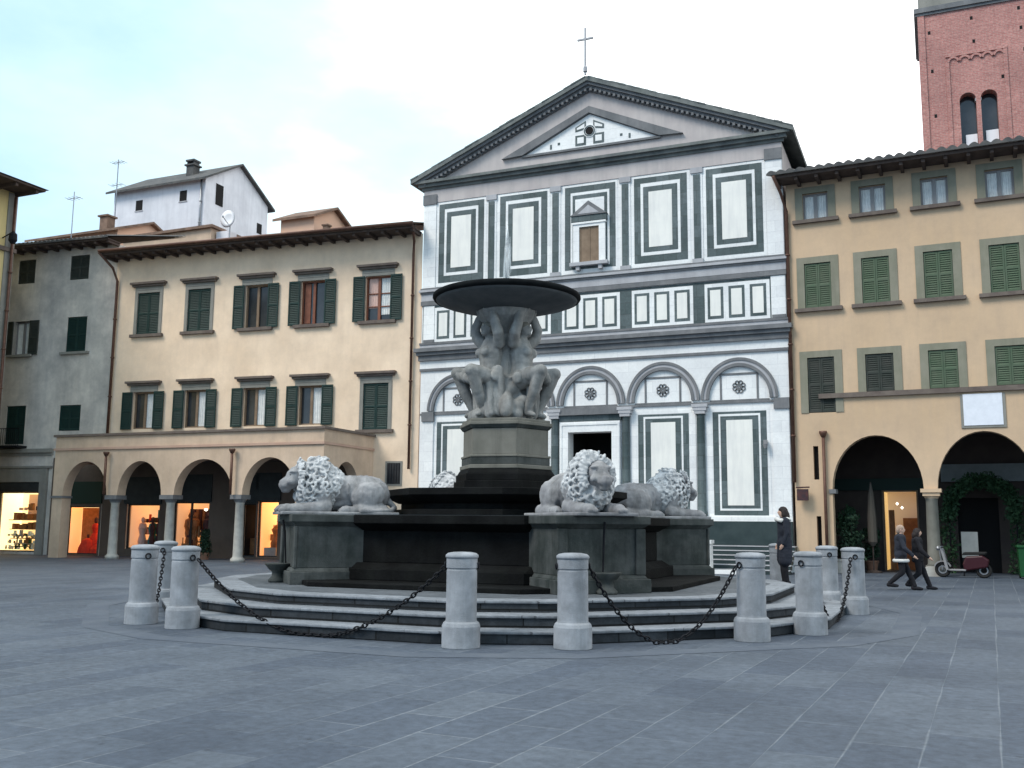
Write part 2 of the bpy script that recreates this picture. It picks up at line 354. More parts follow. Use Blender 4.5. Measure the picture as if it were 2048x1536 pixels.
M['brick'] = brick_mat('old red brick', (.40,.165,.145), (.48,.225,.195), (.42,.28,.25), .30, .085, .012, wall=True, patch=((.78,.77,.79),(1.15,1.12,1.12)), bump=.3)

# ------------------------------------------------------------------ sky, sun, camera
W = D.worlds.new('World'); SC.world = W; W.use_nodes = True
N = W.node_tree.nodes; L = W.node_tree.links; N.clear()
SUN_EL, SUN_AZ = R(48), R(215)     # azimuth measured from +Y clockwise: behind the viewer, to the left
out = N.new('ShaderNodeOutputWorld'); bg = N.new('ShaderNodeBackground'); bg2 = N.new('ShaderNodeBackground'); ms = N.new('ShaderNodeMixShader')
sky = N.new('ShaderNodeTexSky'); sky.sky_type = 'NISHITA'; sky.sun_disc = False; sky.sun_elevation = SUN_EL; sky.sun_rotation = SUN_AZ; sky.air_density = 1.2; sky.dust_density = 2
L.new(sky.outputs[0], bg.inputs['Color']); bg.inputs['Strength'].default_value = .10
tc = N.new('ShaderNodeTexCoord'); mp = N.new('ShaderNodeMapping'); mp.inputs['Scale'].default_value = (1,1,2.2); L.new(tc.outputs['Generated'], mp.inputs['Vector'])
nz = N.new('ShaderNodeTexNoise'); nz.inputs['Scale'].default_value = 1.7; nz.inputs['Detail'].default_value = 7; nz.inputs['Roughness'].default_value = .52; L.new(mp.outputs[0], nz.inputs['Vector'])
# cloud deck: brightest ahead of the square, thinner and bluer low in the west
dt = N.new('ShaderNodeVectorMath'); dt.operation = 'DOT_PRODUCT'; L.new(tc.outputs['Generated'], dt.inputs[0]); dt.inputs[1].default_value = (.62,.55,.56)
mm = N.new('ShaderNodeMath'); mm.operation = 'MULTIPLY_ADD'; mm.inputs[1].default_value = .55; L.new(dt.outputs['Value'], mm.inputs[0]); L.new(nz.outputs['Fac'], mm.inputs[2])
rp = N.new('ShaderNodeValToRGB'); L.new(mm.outputs[0], rp.inputs['Fac'])
e = rp.color_ramp.elements; e[0].position = .50; e[0].color = (.24,.38,.52,1); e[1].position = 1.0; e[1].color = (1.0,1.0,1.0,1)
k = e.new(.70); k.color = (.42,.535,.575,1); k = e.new(.80); k.color = (.64,.735,.745,1)
L.new(rp.outputs[0], bg2.inputs['Color']); bg2.inputs['Strength'].default_value = 1.12
ms.inputs[0].default_value = .86; L.new(bg.outputs[0], ms.inputs[1]); L.new(bg2.outputs[0], ms.inputs[2]); L.new(ms.outputs[0], out.inputs[0])
sl = D.lights.new('sun', 'SUN'); sl.energy = 1.4; sl.angle = R(25); sl.color = (1,.93,.82)
so = D.objects.new('sun', sl); COL.objects.link(so)
sd = Vector((math.sin(SUN_AZ)*math.cos(SUN_EL), math.cos(SUN_AZ)*math.cos(SUN_EL), math.sin(SUN_EL)))
so.rotation_euler = sd.to_track_quat('Z','Y').to_euler()
cam = D.cameras.new('camera'); co = D.objects.new('camera', cam); COL.objects.link(co); SC.camera = co
cam.sensor_width = 36; cam.lens = 1979.17/2048*36; cam.clip_end = 2000; cam.clip_start = .05
r_ = Vector((.91973938,.3924329,.00871198)); u_ = Vector((.04736966,-.13299716,.98998377)); f_ = Vector((-.38966087,.91011438,.14091213))
mw = Matrix((( r_.x,u_.x,-f_.x,0),(r_.y,u_.y,-f_.y,0),(r_.z,u_.z,-f_.z,1.6),(0,0,0,1))); co.matrix_world = mw
SC.view_settings.view_transform = 'Standard'; SC.view_settings.look = 'None'; SC.view_settings.exposure = 1.1; SC.view_settings.gamma = 1.0
SC.cycles.max_bounces = 6; SC.cycles.diffuse_bounces = 4

# ------------------------------------------------------------------ ground
g = MB(); g.quad((-250,-250,0),(250,-250,0),(250,250,0),(-250,250,0)); o = g.build('piazza_paving', M['paving']); o['kind'] = 'structure'
FC = Vector((-8.1,18.6,0))
def ring16(ap, d=7.5):
    r = ap/math.cos(R(22.5-d)); return [(r*math.cos(R(-67.5+45*k+s*d)), r*math.sin(R(-67.5+45*k+s*d))) for k in range(8) for s in (-1,1)]
g = MB(); a, b = ring16(7.75), ring16(7.35)
for i in range(16):
    j = (i+1) % 16; g.quad((*b[i],.004),(*a[i],.004),(*a[j],.004),(*b[j],.004))
o = g.build('paving_border', M['kerb'], loc=FC); o['kind'] = 'structure'

# ------------------------------------------------------------------ church
CH = thing('church', 'white and green marble church with triangular pediment', 'church', (-12.45,37,0))
w = MB(); HW = 7.65
facade(w, -HW, HW, 0, 16.1, [(-.9,.9,.95,5.25),(-.42,.42,12.3,13.6)], depth=.5)
w.quad((-HW,0,0),(-HW,0,16.1),(-HW,34,15.4),(-HW,34,0),1); w.quad((HW,0,16.1),(HW,0,0),(HW,34,0),(HW,34,15.4),1); w.quad((HW,34,0),(-HW,34,0),(-HW,34,16),(HW,34,16),1)
w.build('wall', [M['marble'], M['pediment']], CH)
g = MB(); g.prism_y([(-7.8,16.4),(7.8,16.4),(0,19.72)], .0, .3); g.build('pediment_wall', M['pediment'], CH)
# roof with projecting slabs
sl_ = .418
def rk(u, base): return base - abs(u)*sl_
g = MB()
for s in (-1,1):
    pts = [(0,20.05),(0,19.80),(s*8.38,16.30),(s*8.38,16.55)]
    if s < 0: pts = pts[::-1]
    pts = pts if s > 0 else pts
    n = len(g.v)
    y0, y1 = -.42, 34.5
    q = [(0,19.74),(8.14,19.74-8.14*sl_),(8.14,19.92-8.14*sl_),(0,19.92)]
    q = [(s*x,z) for x,z in q]
    if s < 0: q = q[::-1]
    g.prism_y(q, y0, y1)
g.build('roof', M['roofstone'], CH)
# slab bumps on the roof edge
g = MB()
for s in (-1,1):
    for i in range(26):
        u = .05+i*.322; u2 = u+.315; h = .03+.03*random.random(); yy = -.45+random.random()*.04
        u2 = min(u2, 8.14); u = min(u, 8.1)
        q = [(u,19.91-u*sl_),(u2,19.91-u2*sl_),(u2,19.91-u2*sl_+h+.01),(u,19.91-u*sl_+h)]; q = [(s*x,z) for x,z in q]
        if s < 0: q = q[::-1]
        g.prism_y(q, yy, .5)
g.build('roof_edge_slabs', M['roofstone'], CH)
g = MB()
for (t0,t1,y0) in ((.18,.30,-.32),(.30,.42,-.20),(.42,.52,-.10)):
    for s in (-1,1):
        e_ = 8.0-t0*.9; q = [(0,19.92-t1),(e_,19.92-t1-e_*sl_),(e_,19.92-t0-e_*sl_),(0,19.92-t0)]
        q = [(s*x,z) for x,z in q]
        if s < 0: q = q[::-1]
        g.prism_y(q, y0, .05)
for i in range(38):                       # modillions under the raking cornice
    for s in (-1,1):
        u = s*(.12+i*.2); z = 19.92-.50-abs(u)*sl_; g.box(u-.05,u+.05,-.26,.02,z-.02,z+.09)
g.build('raking_cornice', M['serena'], CH)
g = MB(); g.box(-8.0,8.0,-.34,.0,16.34,16.46); g.box(-7.86,7.86,-.22,.0,16.2,16.34); g.box(-7.74,7.74,-.10,.0,16.08,16.2)
g.build('horizontal_cornice', M['roofstone'], CH)
g = MB(); g.box(-HW,HW,-.04,.0,15.5,16.08); g.build('frieze', M['pediment'], CH)
# small inner pediment with inlay
g = MB()
for s in (-1,1):
    q = [(0,18.45),(2.95,17.02),(3.9,16.98),(0,18.73)]; q = [(s*x,z) for x,z in q]
    if s < 0: q = q[::-1]
    g.prism_y(q, -.16, .0)
g.box(-3.0,3.0,-.1,.0,16.94,17.03)
g.build('inner_pediment_moulding', M['serena'], CH)
g = MB(); g.prism_y([(-2.85,17.04),(2.85,17.04),(0,18.42)], -.03, .0, 0)
for s in (-1,1):
    for (a,b,z0,z1) in ((.16,.62,17.12,17.56),):
        g.box(min(s*a,s*b),max(s*a,s*b),-.045,-.03,z0,z1,1); g.box(min(s*(a+.09),s*(b-.09)),max(s*(a+.09),s*(b-.09)),-.055,-.045,z0+.09,z1-.09,0)
    q = [(.16,17.80),(.62,17.72),(.62,17.92),(.16,18.15)]; q = [(s*x,z) for x,z in q]
    if s < 0: q = q[::-1]
    g.prism_y(q, -.045,-.03,1)
    q = [(.22,17.86),(.55,17.80),(.55,17.88),(.22,18.04)]; q = [(s*x,z) for x,z in q]
    if s < 0: q = q[::-1]
    g.prism_y(q, -.055,-.045,0)
    g.box(s*1.35-.05,s*1.35+.05,-.045,-.03,17.28,17.38,1); g.box(s*1.7-.04,s*1.7+.04,-.045,-.03,17.14,17.34,1)
g.arc(0,17.69,.0,.27,-.06,-.03,0,360,24,0); g.arc(0,17.69,.19,.24,-.07,-.06,0,360,24,1)
g.build('pediment_inlay', [M['marble'], M['green']], CH)
g = MB(); g.arc(0,17.69,.0,.17,-.075,-.06,0,360,20); g.build('oculus', M['void'], CH)
# cross on the ridge
g = MB(); g.box(-.035,.035,-.6,-.53,19.9,21.95); g.box(-.34,.34,-.605,-.525,21.42,21.49); g.lathe([(.09,20.03),(.09,20.2),(.05,20.3)],10,(0,-.565)); g.build('ridge_cross', M['pale_stone'], CH)
# nested marble panels
def panel(u, rects, name='marble_panel'):
    g = MB()
    for i, (hw, z0, z1, m) in enumerate(rects): g.box(u-hw, u+hw, -.012-.009*i, 0, z0, z1, m)
    return g
UPC = (-5.82,-2.93,0,2.93,5.82)
for u in UPC:
    if u == 0:
        g = panel(u, [(1.17,11.72,15.47,0),(1.08,11.88,15.38,1),(.83,11.98,15.12,0),(.74,12.0,15.0,1)])
        g.prism_y([(-.62,14.12),(.62,14.12),(.62,14.82),(-.62,14.82)], -.06, 0, 0)
    else:
        g = panel(u, [(1.19,11.72,15.47,0),(1.07,11.88,15.38,1),(.80,12.17,15.14,0),(.69,12.31,14.99,1),(.47,12.5,14.77,2)])
    g.build('marble_panel', [M['marble'], M['green'], M['marble_cream']], CH)
for u in (-4.39,-1.49,1.49,4.39):
    g = MB(); g.box(u-.22,u+.22,-.03,0,11.68,15.5,0); g.box(u-.13,u+.13,-.07,-.03,11.85,15.22,1); g.box(u-.24,u+.24,-.09,0,15.28,15.5,2); g.box(u-.21,u+.21,-.08,0,11.66,11.84,2)
    g.build('pilaster', [M['marble'], M['green'], M['pale_stone']], CH)
for s in (-1,1):
    u = s*7.33; g = MB(); g.box(u-.3,u+.3,-.05,0,11.7,15.55,0); g.box(u-.33,u+.33,-.1,0,15.42,15.86,1); g.build('corner_pilaster', [M['marble'], M['serena']], CH)
# aedicule window in the middle
wn = MB(); wn.box(-.68,-.42,-.16,.0,12.12,13.72); wn.box(.42,.68,-.16,0,12.12,13.72); wn.box(-.42,.42,-.16,0,13.6,13.72); wn.box(-.72,.72,-.2,0,13.72,13.8)
AW = wn.build('aedicule_window', M['marble'], CH)
g = MB(); g.box(-.8,.8,-.26,0,11.98,12.12); g.box(-.55,-.4,-.2,0,11.8,11.98); g.box(.4,.55,-.2,0,11.8,11.98); g.build('sill', M['pale_stone'], AW)
g = MB(); g.box(-.75,.75,-.2,0,13.82,14.06); g.build('entablature', M['green'], AW)
g = MB(); g.prism_y([(-.78,14.07),(.78,14.07),(0,14.66)], -.24, 0); g.prism_y([(-.45,14.13),(.45,14.13),(0,14.48)], -.25, -.24, 1); g.build('pediment', [M['serena'], M['pale_stone']], AW)
g = MB(); g.box(-.42,.42,-.09,-.05,12.13,13.6); g.box(-.42,-.36,-.11,-.09,12.13,13.6); g.box(.36,.42,-.11,-.09,12.13,13.6); g.box(-.03,.03,-.11,-.09,12.13,13.6); g.build('shutter', M['wood_tan'], AW)
# middle entablature and the row of small panels
g = MB(); g.box(-7.7,7.7,-.10,0,11.42,11.68,0); g.box(-7.75,7.75,-.16,0,11.5,11.6,1); g.box(-7.68,7.68,-.05,0,11.12,11.42,1); g.box(-7.68,7.68,-.08,0,10.92,11.10,0)
g.build('upper_string_course', [M['serena'], M['pale_stone']], CH)
g = MB(); g.box(-7.6,7.6,-.008,0,9.3,10.9); g.build('green_frieze', M['green'], CH)
for u in UPC:
    g = MB(); g.box(u-1.20,u+1.24,-.02,-.008,9.31,10.80,0)
    for d in (-.79,.01,.81):
        g.box(u+d-.30,u+d+.30,-.03,-.02,9.43,10.66,1); g.box(u+d-.20,u+d+.20,-.04,-.03,9.54,10.55,2)
    g.build('triple_panel', [M['marble'], M['green'], M['marble_cream']], CH)
for s in (-1,1):
    u = s*7.33; g = MB(); g.box(u-.22,u+.3,-.04,0,9.3,10.9,0); g.box(u-.2,u+.3,-.06,0,9.3,9.42,1); g.build('corner_pilaster', [M['marble'], M['serena']], CH)
g = MB(); g.box(-7.72,7.72,-.08,0,9.2,9.29,1); g.box(-7.7,7.7,-.05,0,9.02,9.2,0); g.box(-7.85,7.85,-.34,0,8.86,9.02,1); g.box(-7.78,7.78,-.24,0,8.72,8.86,1); g.box(-7.72,7.72,-.14,0,8.5,8.72,1)
g.box(-7.68,7.68,-.03,0,8.17,8.5,2); g.box(-7.68,7.68,-.07,0,8.06,8.16,1)
g.build('main_string_course', [M['pale_stone'], M['serena'], M['marble']], CH)
# arches
ARC = (-5.84,-2.93,0,2.93,5.84)
for u in ARC:
    zc = 6.34; sz = 1.08
    g = MB(); g.arc(u,zc,1.33,1.43,-.10,0,m=0,sz=sz); g.arc(u,zc,1.23,1.33,-.07,0,m=1,sz=sz); g.arc(u,zc,1.12,1.23,-.12,0,m=0,sz=sz)
    A = g.build('archivolt', [M['serena'], M['pale_stone']], CH)
    g = MB()
    for d in (-.68,.68): g.box(u+d-.035,u+d+.035,-.025,0,6.26,7.24,0)
    g.box(u-.72,u+.72,-.027,0,7.24,7.31,0); g.box(u-1.1,u+1.1,-.022,0,6.26,6.31,0)
    if abs(u) < 5.9:
        for q in range(8):
            t = R(45*q+22.5); g.arc(u+.17*math.cos(t),6.78+.17*math.sin(t),.045,.09,-.03,0,0,360,10,0)
        g.arc(u,6.78,.03,.075,-.03,0,0,360,12,0)
    g.build('lunette_inlay', M['serena'], A)
g = MB(); g.box(-7.62,7.62,-.06,0,6.17,6.25); g.build('spring_band', M['serena'], CH)
for i, u in enumerate((-4.385,-1.465,1.465,4.385)):
    g = MB(); g.lathe([(.2,2.0),(.2,2.12),(.165,2.2),(.15,5.75),(.17,5.8)],20,(u,-.06)); C_ = g.build('half_column', M['green'], CH, smooth=True)
    g = MB(); g.box(u-.2,u+.2,-.26,0,5.8,5.92); g.box(u-.25,u+.25,-.28,0,5.92,6.05); g.box(u-.3,u+.3,-.3,0,6.05,6.168); g.build('capital', M['pale_stone'], C_)
    g = MB(); g.box(u-.4,u-.2,-.02,0,1.98,5.9); g.box(u+.2,u+.4,-.02,0,1.98,5.9); g.build('column_backing', M['marble'], C_)
for s in (-1,1):
    u = s*7.3; g = MB(); g.box(u-.27,u+.33,-.07,0,1.98,5.9,0); g.box(u-.2,u+.36,-.14,0,5.9,6.3,1); g.build('corner_pilaster', [M['marble'], M['serena']], CH)
for u in (-5.82,-2.93,2.93,5.82):
    g = panel(u, [(1.1,1.95,6.0,0),(.99,2.02,5.86,1),(.77,2.19,5.77,0),(.70,2.27,5.69,1),(.48,2.38,5.54,2)])
    g.build('marble_panel', [M['marble'], M['green'], M['marble_cream']], CH)
# door
g = MB(); g.box(-1.25,-.9,-.14,.0,.95,5.66); g.box(.9,1.25,-.14,0,.95,5.66); g.box(-.9,.9,-.14,0,5.25,5.66); g.box(-1.22,-1.15,-.17,-.14,.95,5.6); g.box(1.15,1.22,-.17,-.14,.95,5.6); g.box(-1.15,1.15,-.17,-.14,5.52,5.6)
DR = g.build('doorway', M['marble'], CH)
g = MB(); g.box(-1.28,1.28,-.12,0,5.68,5.92,0); g.box(-1.36,1.36,-.26,0,5.92,6.16,1); g.build('door_cornice', [M['green'], M['serena']], DR)
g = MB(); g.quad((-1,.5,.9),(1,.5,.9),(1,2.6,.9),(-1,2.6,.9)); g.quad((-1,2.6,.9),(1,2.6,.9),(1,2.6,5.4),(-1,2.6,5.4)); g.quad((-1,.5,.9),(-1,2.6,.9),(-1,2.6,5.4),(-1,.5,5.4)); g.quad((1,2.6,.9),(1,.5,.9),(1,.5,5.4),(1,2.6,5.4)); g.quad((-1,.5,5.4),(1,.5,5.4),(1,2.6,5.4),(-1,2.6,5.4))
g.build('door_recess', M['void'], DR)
g = MB(); g.box(-HW,-1.3,-.10,0,1.8,1.97,0); g.box(1.3,HW,-.10,0,1.8,1.97,0); g.build('white_base_course', M['marble'], CH)
g = MB(); g.box(-HW,-1.27,-.2,0,.94,1.8,0); g.box(1.27,HW,-.2,0,.94,1.8,0); g.build('green_plinth', M['green_dark'], CH)
g = MB()
for i in range(6):
    z = .155*(i+1); y = -2.2+.33*i; g.box(-7.75,7.75,y,y+.5 if i < 5 else 0,0 if i == 0 else .155*i-.02,z-.03,0); g.box(-7.77,7.77,y-.02,y+.5 if i < 5 else 0,z-.03,z,1)
g.build('church_steps', [M['green_dark'], M['pale_stone']], CH)
g = MB(); g.box(4.8,5.22,-2.75,-2.3,0,1.02); g.box(4.76,5.26,-2.8,-2.25,1.02,1.14); g.box(5.22,6.3,-2.62,-2.35,0,.14); g.build('marble_pier', M['marble'], CH)
g = MB(); g.box(6.72,6.84,-.3,-.05,4.55,4.75); g.lathe([(.05,4.45),(.09,4.6)],10,(6.78,-.25)); g.build('wall_lamp', M['white_paint'], CH)

# ------------------------------------------------------------------ houses
def shutter_leaf(x0, x1, y, z0, z1, t=.045):
    g = MB(); w = .055
    g.box(x0,x0+w,y-t,y,z0,z1); g.box(x1-w,x1,y-t,y,z0,z1); g.box(x0+w,x1-w,y-t,y,z0,z0+.08); g.box(x0+w,x1-w,y-t,y,z1-.08,z1)
    zm = (z0+z1)/2; g.box(x0+w,x1-w,y-t,y,zm-.04,zm+.04)
    n = int((z1-z0)/.085)
    for i in range(n):
        z = z0+.08+(z1-z0-.16)*(i+.5)/n
        g.quad((x0+w,y-t*.2,z-.045),(x1-w,y-t*.2,z-.045),(x1-w,y-t*.85,z+.02-.045+.0),(x0+w,y-t*.85,z-.025)) if False else g.quad((x0+w,y-t*.9,z-.035),(x1-w,y-t*.9,z-.035),(x1-w,y-t*.15,z+.035),(x0+w,y-t*.15,z+.035))
    g.quad((x0+w,y-.002,z0),(x1-w,y-.002,z0),(x1-w,y-.002,z1),(x0+w,y-.002,z1))
    return g
def window(house, uc, z0, z1, hw, state, sh, frame='peach', look='dark', fm=None):
    """one window: surround, sill, lintel, casement, pane, shutters"""
    fr = MB()
    if frame == 'peach':
        fr.box(uc-hw-.16,uc-hw,-.04,.05,z0,z1+.3); fr.box(uc+hw,uc+hw+.16,-.04,.05,z0,z1+.3); fr.box(uc-hw,uc+hw,-.04,.05,z1,z1+.3); fr.box(uc-hw-.12,uc+hw+.12,-.055,-.04,z1+.14,z1+.19)
        W_ = fr.build('window', M[fm or 'frame_grey'], house)
        g = MB(); g.box(uc-hw-.36,uc+hw+.36,-.24,.02,z1+.40,z1+.50); g.box(uc-hw-.28,uc+hw+.28,-.15,.02,z1+.301,z1+.40); g.build('lintel', M['lintel'], W_)
        if z0 > 8 or state == 'closed':
            g = MB(); g.box(uc-hw-.28,uc+hw+.28,-.15,.05,z0-.14,z0); g.build('sill', M['lintel'], W_)
    elif frame == 'band':
        b = .27
        fr.box(uc-hw-b,uc-hw,-.03,.05,z0,z1+.24); fr.box(uc+hw,uc+hw+b,-.03,.05,z0,z1+.24); fr.box(uc-hw,uc+hw,-.03,.05,z1,z1+.24)
        W_ = fr.build('window', M[fm or 'frame_green'], house)
        g = MB(); g.box(uc-hw-b-.1,uc+hw+b+.1,-.16,.05,z0-.13,z0); g.build('sill', M['lintel'], W_)
    elif frame == 'bandonly':
        b = .27
        fr.box(uc-hw-b,uc-hw,-.03,.05,z0,z1+.24); fr.box(uc+hw,uc+hw+b,-.03,.05,z0,z1+.24); fr.box(uc-hw,uc+hw,-.03,.05,z1,z1+.24)
        W_ = fr.build('window', M[fm or 'frame_green'], house)
    else:
        fr.box(uc-hw-.05,uc-hw,-.01,.12,z0,z1+.05); fr.box(uc+hw,uc+hw+.05,-.01,.12,z0,z1+.05); fr.box(uc-hw,uc+hw,-.01,.12,z1,z1+.05)
        W_ = fr.build('window', M[fm or 'grey_plaster'], house)
        if frame == 'sill':
            g = MB(); g.box(uc-hw-.25,uc+hw+.25,-.16,.05,z0-.12,z0); g.build('sill', M['frame_grey'], W_)
    g = MB(); g.quad((uc-hw,.22,z0),(uc+hw,.22,z0),(uc+hw,.22,z1),(uc-hw,.22,z1)); g.build('pane', M['pane'], W_)
    if state != 'closed':
        wm = {'red': 'wood_red', 'tan': 'wood_tan', 'dark': 'wood_red', 'white': 'white_paint', 'half': 'wood_tan'}.get(look, 'wood_tan')
        g = MB(); t = .07
        g.box(uc-hw,uc-hw+t,.14,.21,z0,z1); g.box(uc+hw-t,uc+hw,.14,.21,z0,z1); g.box(uc-hw+t,uc+hw-t,.14,.21,z1-t,z1); g.box(uc-hw+t,uc+hw-t,.14,.21,z0,z0+t); g.box(uc-.06,uc+.06,.135,.21,z0+t,z1-t)
        if look == 'red':
            for q in (.33,.62): g.box(uc-hw+t,uc-.06,.15,.2,z0+(z1-z0)*q-.02,z0+(z1-z0)*q+.02); g.box(uc+.06,uc+hw-t,.15,.2,z0+(z1-z0)*q-.02,z0+(z1-z0)*q+.02)
        g.build('casement', M[wm], W_)
        def curt(a, b, zz0, mm='curtain'):
            g = MB(); n = 14
            for i in range(n):
                x0 = a+(b-a)*i/n; x1 = a+(b-a)*(i+1)/n; d0 = .20+.012*math.sin(i*1.9); d1 = .20+.012*math.sin((i+1)*1.9)
                g.quad((x0,d0,zz0),(x1,d1,zz0),(x1,d1,z1-.07),(x0,d0,z1-.07))
            g.build('curtain', M[mm], W_)
        if look == 'half': curt(uc+.06, uc+hw-.07, z0+.07)
        if look == 'white': curt(uc-hw+.07, uc-.06, z0+.07); curt(uc+.06, uc+hw-.07, z0+.07)
        if look == 'red': curt(uc-hw+.1, uc-.08, z0+.6, 'pink_goods'); curt(uc+.08, uc+hw-.1, z0+.3)
        if look == 'dark':
            g = MB(); g.box(uc-hw+.12,uc-.2,.18,.2,z0+.1,z1-.1); g.build('curtain', M['red_dress'] if uc < -5 and False else M['wood_red'], W_)
    if state == 'closed':
        for a, b in ((uc-hw+.01, uc-.005), (uc+.005, uc+hw-.01)): shutter_leaf(a, b, .06, z0+.02, z1-.02).build('shutter', M[sh], W_)
    elif state == 'open':
        for a, b in ((uc-hw-.56, uc-hw-.01), (uc+hw+.01, uc+hw+.56)): shutter_leaf(a, b, -.06, z0-.02, z1).build('shutter', M[sh], W_)
    return W_

def tiled_roof(name, u0, u1, y0, y1, z0, slope, m, parent, thick=.07, pitch=.26):
    """roof sheet of barrel tiles running down the slope, thick at the eave"""
    g = MB(); n = int((u1-u0)/pitch)*8; us = [u0+(u1-u0)*i/n for i in range(n+1)]
    def z(u, y): return z0+(y-y0)*slope + thick*abs(math.sin(math.pi*(u-u0)/pitch))
    base = len(g.v)
    for u in us: g.v += [(u,y0,z0-.06),(u,y0,z(u,y0)),(u,y1,z(u,y1))]
    for i in range(n):
        a = base+3*i; g.f += [(a,a+3,a+4,a+1),(a+1,a+4,a+5,a+2)]; g.m += [0,0]
    g.quad((u1,y0,z0-.06),(u0,y0,z0-.06),(u0,y1,z0-.06+(y1-y0)*slope),(u1,y1,z0-.06+(y1-y0)*slope))
    return g.build(name, m, parent)
def eave(u0, u1, zt, over, parent, m_wood='wood_dark', fascia=.10):
    g = MB(); g.box(u0,u1,-over,.0,zt,zt+.05); g.box(u0,u1,-over-.03,-over,zt-.02,zt+fascia)
    n = int((u1-u0)/.7)
    for i in range(n+1):
        u = u0+.1+(u1-u0-.2)*i/n; g.box(u-.06,u+.06,-over+.05,0,zt-.13,zt)
    g.build('eaves', M[m_wood], parent)
def pipe(parent, pts, r, name='downpipe', m='copper'):
    g = MB(); g.tube(pts, r, 8)
    for p, q in zip(pts, pts[1:]):
        if abs(p[2]-q[2]) > 2:
            k = int(abs(p[2]-q[2])/2)
            for i in range(1,k+1):
                z = p[2]+(q[2]-p[2])*i/(k+1); g.lathe([(r*1.5,z-.03),(r*1.5,z+.03)],8,(p[0],p[1]))
    return g.build(name, M[m], parent, smooth=True)

# --- peach house between the grey house and the church
PH = thing('peach_house', 'peach plastered house with dark green shutters beside church', 'house', (-20.45,37,0), R(5.4))
UP = [(-13.8,'closed',''),(-10.97,'closed',''),(-7.9,'open','tan'),(-5.0,'open','dark'),(-1.78,'open','red')]
LO = [(-13.75,'open','half'),(-10.9,'open','half'),(-7.77,'open','half'),(-4.95,'open','half'),(-1.75,'closed','')]
SHOPS_P = [(-14.3,-12.5,.35,2.4),(-11.75,-9.85,.35,2.5),(-8.15,-7.42,.1,2.45),(-7.34,-6.3,.1,2.55)]
ops = [(u-.62,u+.62,10.42,12.44) for u,_,_ in UP] + [(u-.60,u+.60,5.9 if s == 'open' else 5.62,7.65) for u,s,_ in LO] + SHOPS_P
# wall cells need non-overlapping order per column; facade() sorts by height
w = MB(); facade(w, -15.75, .3, 0, 14.2, ops, depth=.3)
w.quad((-15.75,11,0),(-15.75,0.3,0),(-15.75,.3,14.2),(-15.75,11,14.2)); w.quad((.3,.3,0),(.3,11,0),(.3,11,14.2),(.3,.3,14.2)); w.quad((.3,11,0),(-15.75,11,0),(-15.75,11,14.2),(.3,11,14.2))
w.build('wall', M['peach'], PH)
for u, s, l in UP: window(PH, u, 10.42, 12.44, .62, s, 'sh_teal', 'peach', l)
for u, s, l in LO: window(PH, u, 5.9 if s == 'open' else 5.62, 7.65, .60, s, 'sh_teal', 'peach', l)
w = MB(); facade(w, -15.7, -1.95, 0, 4.6, [(a_-.001,b_+.001,c_,d_) for a_,b_,c_,d_ in SHOPS_P], y=-.03, depth=.03); w.build('arcade_shade_sheet', M['shade_wall'], PH)  # thin dark sheet over the peach wall, painting in the arcade's shade
eave(-15.9, .25, 14.2, .95, PH); tiled_roof('roof', -15.95, .3, -1.08, 5, 14.33, .28, M['tile'], PH)
g = MB(); g.tube([(-15.95,-1.14,14.36),(.3,-1.14,14.36)], .07, 8); g.build('gutter', M['copper'], PH, smooth=True)
pipe(PH, [(-15.95,-1.12,14.3),(-15.72,-.35,13.7),(-15.6,-.12,13.1),(-15.6,-.12,5.6)], .065)
pipe(PH, [(.22,-1.0,14.3),(.02,-.3,13.8),(-.08,-.12,13.3),(-.08,-.12,3.9)], .06)
g = MB(); g.box(-1.2,-.42,-.03,.04,3.2,4.25,0); g.box(-1.12,-.5,-.04,-.03,3.28,4.17,1)
for i in range(5): g.box(-1.03+i*.12,-1.01+i*.12,-.06,-.04,3.28,4.17,2)
g.build('barred_window', [M['frame_grey'], M['pane'], M['iron']], PH)

# --- grey house
GH = thing('grey_house', 'grey weathered plaster house with shop below, left of peach house', 'house', (-20.45,37,0), R(5.4))
GW = [(-21.22,13.38,14.6,.52,'closed','sh_olive','none',''),(-17.98,13.38,14.6,.56,'closed','sh_olive','none',''),
      (-21.22,9.75,11.45,.50,'open','sh_olive','sill','white'),(-17.9,9.75,11.5,.58,'closed','sh_teal','sill',''),
      (-21.2,5.3,7.2,.58,'closed','sh_teal','none',''),(-17.95,5.9,7.15,.62,'closed','sh_teal','none','')]
ops = [(u-h,u+h,a,b) for u,a,b,h,*_ in GW] + [(-21.9,-19.45,.12,2.98),(-18.14,-15.85,.05,2.3)]
w = MB(); facade(w, -26, -15.75, 0, 15.0, ops, depth=.3); w.quad((-26,11,0),(-26,0,0),(-26,0,15),(-26,11,15)); w.quad((-15.75,0,14.2),(-15.75,11,14.2),(-15.75,11,15),(-15.75,0,15))
w.build('wall', M['grey_plaster'], GH)
for u,a,b,h,s,sh,fr,l in GW: window(GH, u, a, b, h, s, sh, fr, l)
w = MB(); facade(w, -18.7, -15.75, 0, 4.6, [(-18.14,-15.85,.05,2.3)], y=-.03, depth=.03); w.build('arcade_shade_sheet', M['shade_wall'], GH)  # the same painted shade laid over the grey house's wall
g = MB(); g.box(-18.3,-15.7,-.1,-.031,2.42,3.45); g.build('shop_fascia', M['fascia_green'], GH)
eave(-26, -15.65, 15.0, .85, GH); tiled_roof('roof', -26, -15.6, -.98, 5, 15.13, .28, M['tile_dark'], GH)
g = MB(); g.box(-26,-18.75,-.22,0,4.86,5.05); g.box(-26,-18.75,-.12,0,4.72,4.86); g.box(-26,-18.75,-.14,0,4.12,4.22); g.build('stone_string_course', M['frame_grey'], GH)
